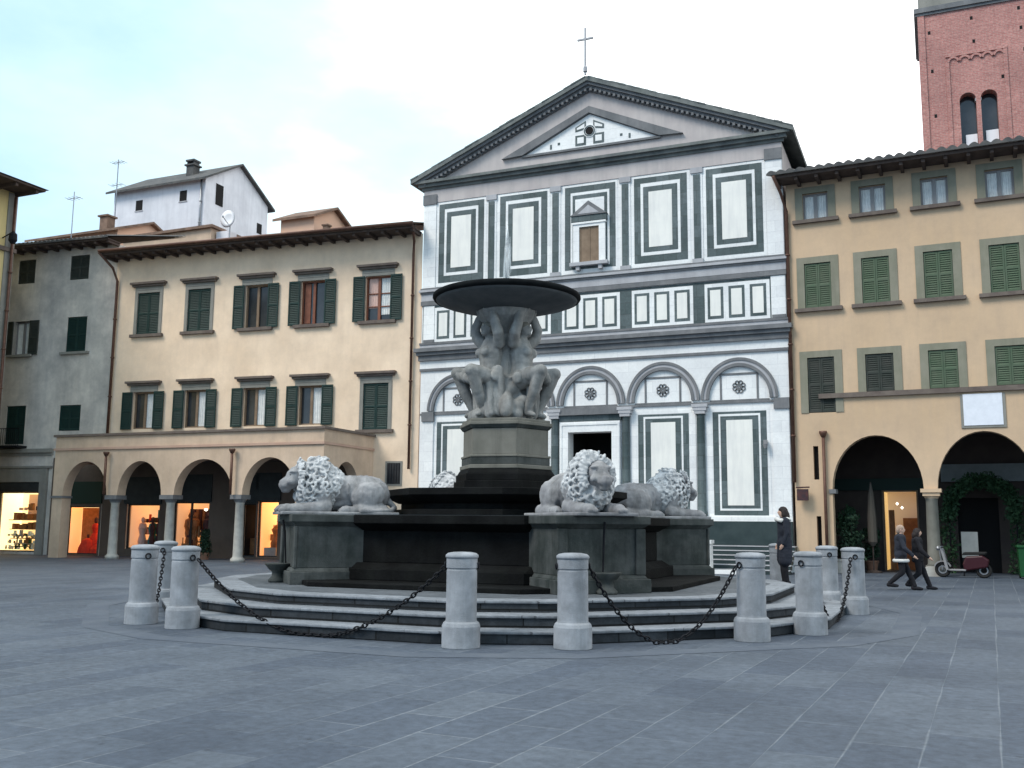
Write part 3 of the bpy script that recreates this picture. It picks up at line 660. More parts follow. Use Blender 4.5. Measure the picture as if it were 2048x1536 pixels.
g = MB(); g.box(-26,-18.75,-.05,0,4.22,4.72); g.build('pale_band', M['grey_plaster'], GH)
g = MB(); g.box(-19.38,-18.95,-.12,0,0,4.1); g.box(-22.4,-21.98,-.12,0,0,4.1); g.box(-21.98,-19.38,-.10,0,3.45,4.1); g.build('stone_shop_frame', M['frame_grey'], GH)
g = MB(); g.box(-21.95,-19.42,-.06,.0,2.98,3.44); g.box(-21.8,-19.9,-.08,-.06,3.06,3.3); g.build('shop_fascia', M['fascia'], GH)
pipe(GH, [(-22.3,-.12,14.5),(-22.3,-.12,5.4)], .06)
g = MB(); g.box(-22.0,-20.4,-.6,-.0,5.1,5.2)
for i in range(14): g.box(-21.95+i*.118,-21.93+i*.118,-.58,-.56,5.2,6.0)
g.box(-22.0,-20.4,-.6,-.56,6.0,6.04); g.build('balcony_rail', M['iron'], GH)

# --- shops: lit display recesses behind the openings (children of the houses)
def shop(house, a, b, z0, z1, back, deep=1.3, floor=None, fr='fascia', bars=()):
    g = MB(); y0 = .3; y1 = y0+deep
    g.quad((a,y1,z0),(b,y1,z0),(b,y1,z1),(a,y1,z1),0)
    g.quad((a,y0,z0),(a,y1,z0),(a,y1,z1),(a,y0,z1),1); g.quad((b,y1,z0),(b,y0,z0),(b,y0,z1),(b,y1,z1),1)
    g.quad((a,y0,z0),(b,y0,z0),(b,y1,z0),(a,y1,z0),2); g.quad((a,y1,z1),(b,y1,z1),(b,y0,z1),(a,y0,z1),1)
    S = g.build('shop_window', [M[back[0]], M[back[1]], M[floor or 'shelf']], house)
    g = MB(); t = .06
    g.box(a,a+t,.08,.16,z0,z1); g.box(b-t,b,.08,.16,z0,z1); g.box(a+t,b-t,.08,.16,z1-t,z1); g.box(a+t,b-t,.08,.16,z0,z0+t)
    for x in bars: g.box(x-.04,x+.04,.08,.16,z0+t,z1-t)
    g.build('frame', M[fr], S)
    if house is PH:
        g = MB(); g.box(a-.12,b+.12,-.07,-.031,z1+.0,z1+1.25,0); g.box(a-.12,b+.12,-.11,-.07,z1+.05,z1+.5,0); g.build('fascia', M['fascia'], S)
    return S
def goods(a, b, zs, y0, mats, parent, seed, hmax=.3):
    rn = random.Random(seed); g = MB()
    for z in zs:
        x = a
        while x < b:
            w = .06+rn.random()*.16; h = .08+rn.random()*hmax; y = y0+rn.random()*.25; m = rn.randrange(len(mats))
            if rn.random() < .5: g.box(x, x+w*.85, y, y+.12, z+.002, z+h, m)
            else: g.lathe([(w*.2,z+.002),(w*.42,z+h*.35),(w*.3,z+h*.7),(w*.36,z+h)], 8, (x+w*.45,y+.1), m)
            x += w+rn.random()*.06
    g.build('display_goods', [M[k] for k in mats], parent)
S = shop(GH, -21.9,-19.45,.12,2.98, ('lit_warm','lit_cream'))
g = MB()
for z, n in ((.35,9),(.75,8),(1.2,7),(1.65,5)):
    g.box(-21.8,-19.6,1.0-z*.2,1.25,z-.04,z,0)
    for i in range(n):
        x = -21.7+2.0*(i+random.random()*.6)/n; r = .07+random.random()*.07
        if z < 1.1: g.lathe([(r*.4,z+.001),(r,z+.08+random.random()*.05),(r*1.1,z+.16),(r*.9,z+.17)],10,(x,1.0-z*.2+.12),1)
        else: g.box(x,x+.16+random.random()*.1,1.0-z*.2+.02,1.1,z+.001,z+.15+random.random()*.2,2)
g.build('display_shelves', [M['shelf'], M['ceramic'], M['brown_goods']], S)
goods(-21.85,-19.5,(.2,.5,.85),.5,['ceramic','leaf','planter','brown_goods','ceramic'],S,51,.22); goods(-21.3,-19.5,(1.2,1.66,2.1),.75,['brown_goods','pink_goods','shelf','dark_goods'],S,52,.28)
g = MB(); g.box(-21.2,-19.5,1.25,1.28,1.9,2.9); g.build('display_back', M['pink_goods'], S)
S = shop(GH, -18.14,-15.85,.05,2.3, ('lit_cream','lit_orange'), fr='fascia', bars=(-17.65,))
g = MB(); g.lathe([(.42,.08),(.38,.5),(.2,.95),(.13,1.05),(.2,1.3),(.16,1.45),(.05,1.5)],14,(-16.75,.9),0); g.lathe([(.3,.08),(.24,.5),(.12,.8)],12,(-16.2,.75),0); g.lathe([(.05,1.5),(.1,1.6),(.09,1.72),(.02,1.8)],10,(-16.75,.9),1)
g.box(-17.5,-17.2,1.0,1.3,.3,.75,2); g.box(-17.0,-16.95,1.4,1.45,1.0,2.2,1)
g.lathe([(.5,.08),(.45,.35),(.3,.7),(.1,.8)],12,(-16.95,.7),0); g.lathe([(.36,.08),(.3,.3),(.1,.5)],12,(-16.35,.55),0)
g.build('display_dresses', [M['red_dress'], M['dark_goods'], M['leaf']], S)
goods(-17.6,-15.95,(.08,),1.1,['red_dress','brown_goods','pink_goods','dark_goods'],S,53,.9)
g = MB(); g.box(-18.1,-17.1,1.5,1.56,.1,2.25); g.build('display_back', M['brown_goods'], S)
S = shop(PH, *SHOPS_P[0], ('lit_dim','lit_dim'), fr='fascia')
g = MB()
for i in range(16): g.box(-14.2+i*.105,-14.2+i*.105+.07,.6+.3*random.random(),1.0+.2*random.random(),.36,.5+.35*random.random(),i%4)
for x, y, m, s in ((-14.0,.8,3,1.0),(-13.5,.9,2,1.1),(-13.05,.75,1,.8),(-13.3,.6,1,.6),(-12.8,.9,0,1.0)):
    g.lathe([(.16*s,.4),(.2*s,.7),(.13*s,1.0),(.2*s,1.3),(.15*s,1.5),(.05,1.56),(.09,1.66),(.08,1.76),(.02,1.82)],12,(x,y),m)
g.box(-13.35,-12.95,1.0,1.05,1.7,2.15,2)
goods(-14.2,-12.6,(.38,1.0,1.55),1.0,['brown_goods','dark_goods','pink_goods','red_dress','dark_goods'],S,54,.4)
g.build('display_clothes', [M['brown_goods'], M['dark_goods'], M['teal_goods'], M['pink_goods']], S)
S = shop(PH, *SHOPS_P[1], ('lit_dim','lit_dim'), fr='fascia', bars=(-10.85,))
g = MB()
for i in range(10): g.box(-11.65+i*.17,-11.65+i*.17+.12,1.1,1.3,1.0+random.random()*.5,2.2,i%2)
for x, y, m, s in ((-11.5,.9,0,1.0),(-11.15,.8,0,1.1),(-10.5,.9,1,1.0),(-10.15,.8,1,.9)):
    g.lathe([(.12*s,.4),(.17*s,.7),(.12*s,1.05),(.24*s,1.4),(.2*s,1.7),(.05,1.78),(.09,1.88),(.02,2.05)],12,(x,y),m)
g.box(-11.6,-11.1,.5,.9,.36,.62,2)
goods(-11.7,-9.95,(.38,.9),.55,['brown_goods','dark_goods','shelf','dark_goods'],S,55,.45)
g.build('display_coats', [M['brown_goods'], M['dark_goods'], M['shelf']], S)
g = MB()
for x in (-10.55,-10.25): g.lathe([(.02,2.1),(.09,2.16),(.07,2.22)],10,(x,.75))
g.build('spotlight', M['bulb_dim'], S)
S = shop(PH, *SHOPS_P[2], ('lit_dim','fascia'))
g = MB(); g.box(-7.95,-7.55,.9,1.0,1.1,1.6,0); g.box(-8.05,-7.5,.6,1.0,.2,.9,1); g.build('display_stand', [M['awning'], M['brown_goods']], S)
goods(-8.1,-7.5,(.2,.7),.9,['brown_goods','shelf','dark_goods'],S,57,.4)
S = shop(PH, *SHOPS_P[3], ('lit_warm','lit_orange'))
g = MB(); g.lathe([(.2,.2),(.24,.7),(.12,1.05),(.22,1.3),(.05,1.5)],12,(-6.85,.8),0); g.box(-7.2,-6.6,.4,.9,.14,.5,1); g.build('display_figure', [M['brown_goods'], M['planter']], S)
goods(-7.3,-6.4,(.2,.8,1.4),1.0,['brown_goods','shelf','pink_goods','lit_dim'],S,56,.4)

# --- loggia in front of both houses
LG = thing('loggia', 'low arcaded portico with peach walls in front of houses', 'portico', (-22.15,32.95,0), R(1.2))
ARCH = [(-13.42,-10.92,0,2.72,'arch',1.48),(-10.32,-7.95,0,2.72,'arch',1.45),(-7.28,-4.33,0,2.72,'arch',1.48),(-3.82,-1.25,0,2.72,'arch',1.50)]
SPR = 2.72
UPA = [(a, b, SPR, SPR, 'arch', h) for a, b, _, _, _, h in ARCH]
w = MB(); facade(w, -14.0, 0, SPR, 4.7, UPA, depth=.5); facade(w, -14.0, -.5, SPR, 4.7, UPA, y=.5, depth=.0001)
for a, b in ((-10.92,-10.32),(-7.95,-7.28),(-4.33,-3.82)): w.quad((a,.5,SPR),(b,.5,SPR),(b,0,SPR),(a,0,SPR))
w.box(-14,-13.42,0,.5,0,SPR); w.box(-1.25,0,0,.5,0,SPR)
w.quad((-14,.5,SPR),(-14,0,SPR),(-14,0,4.7),(-14,.5,4.7)); w.box(-14,-13.6,.5,3.0,4.2,4.7)
w.build('arcade_wall', M['loggia'], LG)
sw = MB(); facade(sw, 0, 3.95, 0, 4.7, [(.75,2.75,0,2.75,'arch',1.35)], depth=.45)
sw.v = [(-y, x, z) for x, y, z in sw.v]
sw.build('side_wall', M['loggia'], LG)
for a, b in ((-14.0,-13.42),(-1.25,.0)):
    g = MB(); g.box(a-.04,b+.04,-.06,.54,2.60,2.70); g.build('impost', M['serena'], LG)
for a, b in ((-10.92,-10.32),(-7.95,-7.28),(-4.33,-3.82)):
    c = (a+b)/2; g = MB(); g.lathe([(.29,0),(.29,.13),(.235,.17),(.2,.24),(.175,2.36),(.2,2.40)],20,(c,.25)); C_ = g.build('column', M['planter'], LG, smooth=True)
    g = MB(); g.lathe([(.2,2.40),(.25,2.5),(.26,2.54)],20,(c,.25)); g.box(a-.02,b+.02,-.06,.56,2.54,2.715); g.build('capital', M['serena'], C_)
g = MB(); g.box(-14.05,.05,-.07,.0,4.7,4.80); g.box(.0,.05,.0,3.9,4.7,4.8); g.build('pink_band', M['loggia_band'], LG)
g = MB(); g.box(-14.0,0,0,.25,4.702,5.3); g.box(-.25,0,.25,3.9,4.702,5.3); g.build('parapet', M['loggia'], LG)
g = MB(); g.box(-14.08,.1,-.1,.32,5.3,5.4); g.box(-.32,.1,.32,3.92,5.3,5.4); g.build('parapet_coping', M['lintel'], LG)
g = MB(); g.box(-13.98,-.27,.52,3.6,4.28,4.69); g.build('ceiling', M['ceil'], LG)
for u in (-10.87,-4.24):
    g = MB(); g.tube([(u,-.2,4.45),(u,-.2,2.75)], .055, 8); g.lathe([(.07,4.4),(.13,4.52),(.13,4.58)],10,(u,-.2)); g.build('downpipe', M['copper'], LG, smooth=True)

# --- yellow corner house closing the left side
YH = thing('yellow_house', 'yellow house with wide dark eaves at left edge', 'house', (-40.3,33,0))
w = MB(); w.box(-9,0,-22,0,0,17.25); w.build('wall', M['yellow'], YH)
g = MB(); g.box(-9,1.55,-24,.3,17.25,17.36)
for i in range(20): g.box(0,1.45,-22+i*1.15,-21.86+i*1.15,17.08,17.25)
g.build('eaves', M['wood_dark'], YH)
g = MB(); g.poly([(1.65,-24,17.36),(1.65,.42,17.36),(-4,-5,19.5),(-4,-20,19.5)]); g.poly([(1.65,.42,17.36),(-10,.42,17.36),(-4,-5,19.5)]); g.build('roof', M['tile_dark'], YH)
g = MB(); g.box(0,.14,-22,.12,14.3,14.5); g.build('string_course', M['lintel'], YH)
g = MB(); g.box(0,.05,-.45,.05,0,17.2); g.build('corner_quoin', M['frame_grey'], YH)
pipe(YH, [(.2,-.2,17),(.2,-.2,.3)], .07)
g = MB(); g.tube([(.0,-.6,14.9),(.6,-.6,15.1)], .03); g.lathe([(.1,14.55),(.2,14.7),(.18,15.0),(.04,15.15)],10,(.7,-.6)); g.build('wall_lantern', M['iron'], YH)

# --- ochre house with portico on the right
OH = thing('ochre_house', 'ochre plastered house with green shutters over tall portico arches', 'house', (-4.7,37,0), R(-2.4))
OU = [1.05,3.05,5.12,7.2,9.28,11.35]
ops = [(u-.45,u+.45,12.9,13.92) for u in OU]+[(u-.47,u+.47,9.55,11.24) for u in OU]+[(u-.47,u+.47,6.38 if i else 5.7,7.72) for i,u in enumerate(OU)]
AR = [(1.30,4.30,0,2.95,'arch',1.88),(4.74,7.74,0,2.95,'arch',1.92),(8.18,11.2,0,2.95,'arch',1.9)]
SP2 = 2.95; AU = [(a, b, SP2, SP2, 'arch', h) for a, b, _, _, _, h in AR]
w = MB(); facade(w, 0, 14, SP2, 14.35, ops+AU+[(.68,.86,3.3,4.5)], depth=.45); facade(w, 0, 1.3, 0, SP2, [(.72,.88,0,2.0)], depth=.45)
facade(w, 0, 14, SP2, 5.2, AU, y=.45, depth=.0001); w.quad((1.3,.45,0),(1.3,0,0),(1.3,0,SP2),(1.3,.45,SP2)); w.box(11.2,14,0,.45,0,SP2)
for a, b in ((4.30,4.74),(7.74,8.18)): w.quad((a,.45,SP2),(b,.45,SP2),(b,0,SP2),(a,0,SP2))
w.quad((0,12,0),(0,0,0),(0,0,14.35),(0,12,14.35)); w.quad((14,0,0),(14,12,0),(14,12,14.35),(14,0,14.35)); w.quad((14,12,0),(0,12,0),(0,12,14.35),(14,12,14.35))
w.build('wall', M['ochre'], OH)
for i, u in enumerate(OU):
    window(OH, u, 12.9, 13.92, .45, 'plain', 'sh_green', 'band', 'white')
    window(OH, u, 9.55, 11.24, .47, 'closed', 'sh_green', 'band')
    window(OH, u, 6.38 if i else 5.7, 7.72, .47, 'closed', 'sh_green' if i > 1 else 'sh_olive', 'bandonly')
g = MB(); g.box(.95,14,-.12,0,6.2,6.37); g.build('string_course', M['lintel'], OH)
g = MB(); g.box(.72,.88,.25,.3,0,2.0); g.box(.68,.86,.2,.25,3.3,4.5); g.build('slit_openings', M['void'], OH)
eave(-.3, 14.3, 14.35, .95, OH); tiled_roof('roof', -.5, 14.4, -1.1, 6, 14.5, .30, M['tile_dark'], OH, thick=.11, pitch=.34)
pipe(OH, [(-.25,-1.1,14.4),(-.1,-.5,13.9),(.02,-.12,13.3),(.02,-.12,3.2)], .06)
g = MB(); g.tube([(1.06,-.12,4.85),(1.06,-.12,.1)], .055, 8); g.lathe([(.07,4.8),(.14,4.95),(.14,5.02)],10,(1.06,-.12)); g.build('downpipe', M['copper'], OH, smooth=True)
g = MB(); g.box(5.67,6.87,-.06,0,5.06,6.13,0); g.box(5.58,6.96,-.04,0,4.98,5.06,1); g.box(5.58,5.67,-.04,0,5.06,6.13,1); g.box(6.87,6.96,-.04,0,5.06,6.13,1); g.build('wall_plaque', [M['plaque'], M['frame_grey']], OH)
for a, b in ((4.30,4.74),(7.74,8.18)):
    c = (a+b)/2
    g = MB(); g.lathe([(.27,.35),(.22,.42),(.19,2.55),(.21,2.62)],20,(c,.22)); C_ = g.build('column', M['ped'], OH, smooth=True)
    g = MB(); g.box(c-.30,c+.30,-.08,.52,0,.30); g.lathe([(.29,.30),(.3,.35)],16,(c,.22)); g.build('base', M['planter'], C_)
    g = MB(); g.lathe([(.21,2.62),(.25,2.7)],20,(c,.22)); g.box(c-.27,c+.27,-.05,.49,2.70,2.82); g.box(c-.33,c+.33,-.10,.54,2.82,2.945); g.build('capital', M['ochre'], C_)
g = MB()
for a, b in ((1.18,1.42),): g.box(a,b,-.05,.5,2.8,2.95)
g.build('impost', M['serena'], OH)
# portico interior
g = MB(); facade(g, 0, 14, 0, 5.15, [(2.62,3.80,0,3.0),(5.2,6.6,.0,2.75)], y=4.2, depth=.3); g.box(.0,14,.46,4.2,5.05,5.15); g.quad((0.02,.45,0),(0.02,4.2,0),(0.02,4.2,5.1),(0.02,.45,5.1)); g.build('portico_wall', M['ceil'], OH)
g = MB(); g.box(4.7,9,4.0,4.19,3.35,4.0); g.build('portico_signboard', M['awning'], OH)
g = MB(); g.box(.5,4.2,4.05,4.19,3.05,3.5); g.build('shop_fascia', M['fascia_green'], OH)
g = MB(); g.quad((2.62,5.9,0),(3.8,5.9,0),(3.8,5.9,3),(2.62,5.9,3),0); g.quad((2.62,4.5,0),(2.62,5.9,0),(2.62,5.9,3),(2.62,4.5,3),1); g.quad((3.8,5.9,0),(3.8,4.5,0),(3.8,4.5,3),(3.8,5.9,3),0); g.quad((2.62,5.9,3),(3.8,5.9,3),(3.8,4.5,3),(2.62,4.5,3),0); S = g.build('shop_doorway', [M['lit_deep'], M['lit_door']], OH)
g = MB(); g.box(2.56,2.62,4.14,4.25,0,3.06); g.box(3.8,3.86,4.14,4.25,0,3.06); g.box(2.62,3.8,4.14,4.25,3.0,3.06); g.build('frame', M['wood_tan'], S)
g = MB()
for x,y,z in ((3.05,4.9,2.55),(3.2,5.2,2.4)): g.lathe([(.01,z-.06),(.06,z),(.01,z+.06)],8,(x,y))
g.build('hanging_bulb', M['bulb_dim'], S)
g = MB(); g.box(2.75,2.95,4.6,4.75,0,2.3); g.box(2.9,3.7,5.2,5.6,0,1.0); g.box(3.2,3.75,5.4,5.8,1.0,2.0); g.build('counter', M['brown_goods'], S)
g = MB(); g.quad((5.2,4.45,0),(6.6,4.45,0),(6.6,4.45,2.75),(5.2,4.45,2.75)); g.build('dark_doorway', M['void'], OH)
g = MB(); g.tube([(.05,-.05,3.02),(.55,-.3,3.02)], .025); g.box(.12,.5,-.36,-.2,2.55,2.95); g.build('hanging_sign', M['dark_goods'], OH)

# ------------------------------------------------------------------ buildings behind the front row
def gable_house(name, label, cat, loc, rz, w_, d_, z0, z1, rise, wm, rm, over=.5, group=None):
    """ridge along local x (length w_), gable ends at both x ends; the front is at y=0"""
    h = thing(name, label, cat, loc, rz, group)
    g = MB(); g.box(-w_,0,0,d_,z0,z1)
    for x in (-w_, 0): g.poly([(x,0,z1),(x,d_,z1),(x,d_/2,z1+rise)])
    g.build('wall', wm, h)
    s = rise/(d_/2); g = MB()
    for sgn in (0,1):
        ya, yb = (-over, d_/2) if sgn == 0 else (d_+over, d_/2)
        za = z1 - over*s; zb = z1+rise
        q = [(-w_-.35,ya,za),(.3,ya,za),(.3,yb,zb),(-w_-.35,yb,zb)]
        q2 = [(x,y,z+.14) for x,y,z in q]
        n = len(g.v); g.v += q+q2
        for f in ((0,1,2,3),(7,6,5,4),(0,4,5,1),(1,5,6,2),(2,6,7,3),(3,7,4,0)): g.f.append(tuple(n+i for i in f)); g.m.append(0)
    g.build('roof', rm, h)
    return h
WH = gable_house('white_house', 'whitewashed tall house rising behind the peach house roof', 'house', (-41.9,48,0), R(0), 7.6, 6.4, 0, 23.35, 1.85, M['white_plaster'], M['tile_dark'], over=.45)
for x, z in ((-5.4,22.15),(-1.75,22.35)):
    g = MB(); g.box(x-.28,x+.28,-.02,.03,z-.35,z+.35,0); g.box(x-.34,x+.34,-.04,.02,z-.42,z-.35,1); g.build('window', [M['void'], M['pale_stone']], WH)
g = MB(); g.box(-.02,.03,1.0,1.7,21.9,23.3,0); g.build('window', M['void'], WH)
g = MB(); g.box(-.02,.03,5.3,5.8,21.2,21.9,0); g.build('window', M['void'], WH)
g = MB(); g.box(-3.4,-2.2,-.3,0,19.95,20.1); g.build('small_canopy', M['tile'], WH)
pipe(WH, [(-.25,-.1,23.2),(-.25,-.1,19)], .06, m='steel')
g = MB(); g.box(-2.9,-2.3,1.4,2.0,24.0,25.0); g.box(-3.0,-2.2,1.3,2.1,25.0,25.1); g.box(-2.95,-2.25,1.35,2.05,25.3,25.42)
for x in (-2.9,-2.4): g.box(x,x+.1,1.45,1.95,25.1,25.3)
g.build('chimney', M['tile_dark'], WH)
AL = gable_house('salmon_attic', 'salmon rooftop attic with arched opening beside white house', 'attic', (-30.05,43,0), R(0), 2.15, 3.6, 13, 17.95, .85, M['pink_plaster'], M['tile'], over=.3)
g = MB(); g.arc(0,0,0,.45,0,.05,0,180,14); g.box(-.45,.45,0,.05,-.5,0); g.v = [(.03-y*1.0+.02, 1.3+x, 17.15+z) for x,y,z in g.v]; g.build('arched_opening', M['void'], AL)
g = MB(); g.box(.5,.8,.1,.4,16.4,17.35); g.box(.45,.85,.05,.45,17.35,17.43); g.build('chimney', M['tile'], AL)
TR = thing('rooftop_terrace', 'pale rooftop block with red tiled edge below white house', 'terrace', (-35.4,41.2,0))
g = MB(); g.box(-6.2,0,0,4,13,17.35); g.build('wall', M['loggia'], TR)
g = MB(); g.box(-6.4,.2,-.2,4.2,17.35,17.5); g.build('tile_edge', M['tile'], TR)
g = MB(); g.box(.1,.9,.3,1.0,13,17.2); g.build('chimney', M['white_plaster'], TR)
RR = gable_house('tiled_house', 'low red tiled roof behind the grey house', 'house', (-42.9,42,0), R(0), 6.6, 5, 0, 18.35, 1.0, M['pink_plaster'], M['tile'], over=.4)
g = MB(); g.box(-2.7,-2.1,1.2,1.8,18.8,19.75); g.box(-2.8,-2.0,1.1,1.9,19.75,19.85); g.build('chimney', M['tile'], RR)
# aerials and dish on the roofs
g = MB(); g.tube([(0,0,16),(0,0,24.6)], .035, 6)
for z, n in ((24.4,5),(22.9,4)):
    g.tube([(-.5,0,z),(.5,0,z)], .02, 5)
    for i in range(n): x = -.45+.9*i/(n-1); g.tube([(x,-.3,z),(x,.3,z)], .014, 4)
o = g.build('roof_aerial', M['steel'], loc=(-47.3,46,0)); tag(o, 'tall thin television aerial left of the white house', 'aerial', 'television aerials')
g = MB(); g.tube([(0,0,15),(0,0,20.6)], .03, 6); g.tube([(-.5,0,20.2),(.5,0,20.2)], .02, 5)
for i in range(4): g.tube([(-.4+i*.27,-.3,20.2),(-.4+i*.27,.3,20.2)], .014, 4)
o = g.build('roof_aerial', M['steel'], loc=(-45.4,41,0)); tag(o, 'short television aerial above the red tiled roof', 'aerial', 'television aerials')
DS = thing('satellite_dish', 'white satellite dish on the peach house roof', 'satellite dish', (-33.4,40.2,0))
g = MB(); g.lathe([(.0,.0),(.25,.03),(.45,.12),(.47,.13),(.25,.05),(.02,.02)],20); g.v = [(x, -z, y+17.3) for x,y,z in g.v]; g.build('reflector', M['dish'], DS, smooth=True)
g = MB(); g.tube([(0,.1,14),(0,.1,17.3)], .03); g.build('mast', M['steel'], DS)
g = MB(); g.tube([(0,0,17.0),(0,-.5,17.3)], .02); g.lathe([(.05,17.27),(.05,17.35)],8,(0,-.5)); g.build('receiver_arm', M['steel'], DS)

# --- bell tower
BT = thing('bell_tower', 'tall red brick bell tower behind the ochre house', 'bell tower', (2.72,50,0))
w = MB(); facade(w, -2.5, 2.5, 0, 26.75, [(-.82,-.10,19.0,22.0,'arch',.36),(.10,.82,19.0,22.0,'arch',.36),(-1.35,1.35,10,10.01)], depth=.5)
w.quad((-2.5,5,0),(-2.5,0,0),(-2.5,0,26.75),(-2.5,5,26.75)); w.quad((2.5,0,0),(2.5,5,0),(2.5,5,26.75),(2.5,0,26.75)); w.quad((2.5,5,0),(-2.5,5,0),(-2.5,5,26.75),(2.5,5,26.75))
w.build('shaft', M['brick'], BT)
g = MB(); g.box(-2.42,2.42,.06,4.9,27.0,33,0); g.build('belfry', M['frame_grey'], BT)
g = MB(); g.box(-1.6,-.4,.02,.06,28.2,31,0); g.box(.4,1.6,.02,.06,28.2,31,0); g.build('belfry_opening', M['void'], BT)
g = MB(); g.box(-2.65,2.65,-.16,5.1,26.75,27.0); g.box(-2.6,2.6,-.08,5.05,26.62,26.75); g.build('cornice', M['serena'], BT)
g = MB()
for x in (-2.5,2.2): g.box(x,x+.3,-.07,0,0,26.6)
g.box(-1.35,-1.18,-.06,0,18,24.0); g.box(1.18,1.35,-.06,0,18,24.3)
for i in range(5):
    x = -1.0+i*.5; g.arc(x,24.0,.17,.27,-.07,0,0,180,8)
g.box(-1.35,1.35,-.07,0,24.27,24.42)
g.build('brick_ribs', M['brick'], BT)
g = MB(); g.quad((-.9,.5,18.9),(.9,.5,18.9),(.9,.5,22.5),(-.9,.5,22.5)); g.build('window_recess', M['pane'], BT)
g = MB(); g.box(-.09,.09,.1,.28,19.0,21.9); g.box(-.14,.14,.05,.33,21.9,22.05); g.build('mullion_column', M['pale_stone'], BT)
g = MB(); g.box(-.62,-.12,.3,.34,19.0,20.35); g.box(.26,.8,.3,.34,19.0,20.45); g.build('window_screen', M['dish'], BT)
g = MB()
for x,z in ((-2.0,25.7),(-.1,26.1),(-.05,24.9),(1.95,26.2),(2.0,25.2),(-1.95,23.7),(-1.9,21.4),(2.1,24.1),(2.15,22.9),(-1.75,19.6),(2.1,21.9),(1.1,22.9)):
    g.box(x-.06,x+.06,-.004,.02,z-.09,z+.09)
g.build('putlog_hole', M['void'], BT)

# ------------------------------------------------------------------ fountain
FT = thing('fountain', 'tall stone fountain with naiads holding a wide bowl', 'fountain', FC)
for ap, z0, z1 in ((6.42,0,.175),(5.95,.175,.345),(5.48,.345,.51)):
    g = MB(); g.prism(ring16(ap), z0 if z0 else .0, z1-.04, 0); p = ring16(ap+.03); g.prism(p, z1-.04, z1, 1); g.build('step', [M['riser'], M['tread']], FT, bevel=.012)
g = MB(); g.prism(ring16(5.05),.5101,.514); g.build('platform_floor', M['platform'], FT)
def ngon(ap, n, rot): r = ap/math.cos(math.pi/n); return [(r*math.cos(R(rot)+2*math.pi*i/n), r*math.sin(R(rot)+2*math.pi*i/n)) for i in range(n)]
O8 = lambda ap: ngon(ap, 8, 22.5)
g = MB()
def SQ(ap, dg): k = dg*1.41421-ap; return [(ap,-k),(ap,k),(k,ap),(-k,ap),(-ap,k),(-ap,-k),(-k,-ap),(k,-ap)]
g.prism(SQ(3.95,4.2),.512,.60); g.prism(SQ(3.05,3.35),.60,.80); g.prism(SQ(2.98,3.3),.80,.90,pts1=SQ(2.80,3.2)); g.prism(SQ(2.72,3.1),.90,1.48); g.prism(SQ(2.75,3.1),1.48,1.60,pts1=SQ(2.98,3.3)); g.prism(SQ(3.0,3.3),1.60,1.76)
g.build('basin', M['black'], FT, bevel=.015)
g = MB(); g.prism(SQ(2.75,3.05),1.761,1.766); g.build('basin_water', M['water'], FT)
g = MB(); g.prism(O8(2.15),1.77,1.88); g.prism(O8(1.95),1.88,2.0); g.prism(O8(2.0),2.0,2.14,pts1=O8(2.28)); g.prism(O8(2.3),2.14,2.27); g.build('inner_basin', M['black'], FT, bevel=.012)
H6 = lambda ap: ngon(ap, 6, -52.5)
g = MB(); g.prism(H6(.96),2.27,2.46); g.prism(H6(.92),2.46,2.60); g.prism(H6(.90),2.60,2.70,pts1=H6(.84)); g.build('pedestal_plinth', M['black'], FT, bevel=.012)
g = MB(); g.prism(H6(.85),2.70,2.78,0); g.prism(H6(.815),2.78,2.93,1); g.prism(H6(.83),2.93,2.98,0); g.prism(H6(.785),2.98,3.50,0); g.prism(H6(.80),3.50,3.57,1,pts1=H6(.85)); g.prism(H6(.86),3.57,3.64,0); g.prism(H6(.82),3.64,3.70,0); g.build('pedestal', [M['ped'], M['mossped']], FT, bevel=.012)
# lion blocks, with a shell trough on the outer end of each
for k in range(4):
    a = R(-135+90*k)
    def X(pts): return [(p[0]*math.cos(a)-p[1]*math.sin(a), p[0]*math.sin(a)+p[1]*math.cos(a)) for p in pts]
    def rect(r0, r1, w): return X([(r0,-w),(r1,-w),(r1,w),(r0,w)])
    g = MB(); g.prism(rect(2.6,4.42,.86),.512,.74); g.prism(rect(2.6,4.38,.82),.74,.80,pts1=rect(2.6,4.34,.78)); g.prism(rect(2.6,4.30,.76),.80,1.55)
    g.prism(rect(2.6,4.31,.77),1.55,1.62,pts1=rect(2.6,4.40,.84)); g.prism(rect(2.6,4.42,.86),1.62,1.755)
    for w0 in (-.8,.62):
        g.prism(X([(4.30,w0),(4.35,w0),(4.35,w0+.18),(4.30,w0+.18)]),.80,1.55)
    P_ = g.build('lion_block', M['mossped'], FT, bevel=.012)
    g = MB(); g.lathe([(.16,.512),(.17,.56),(.11,.62),(.10,.7),(.17,.76),(.235,.84),(.24,.86),(.2,.85),(.04,.80)],20,(4.5*math.cos(a),4.5*math.sin(a))); g.build('shell_trough', M['mossped'], P_, smooth=True)
    g = MB(); g.tube([(4.44*math.cos(a),4.44*math.sin(a),1.66),(4.40*math.cos(a),4.40*math.sin(a),1.45),(4.36*math.cos(a),4.36*math.sin(a),.86)], [.018,.02,.014], 6); g.build('water_pipe', M['iron'], P_)
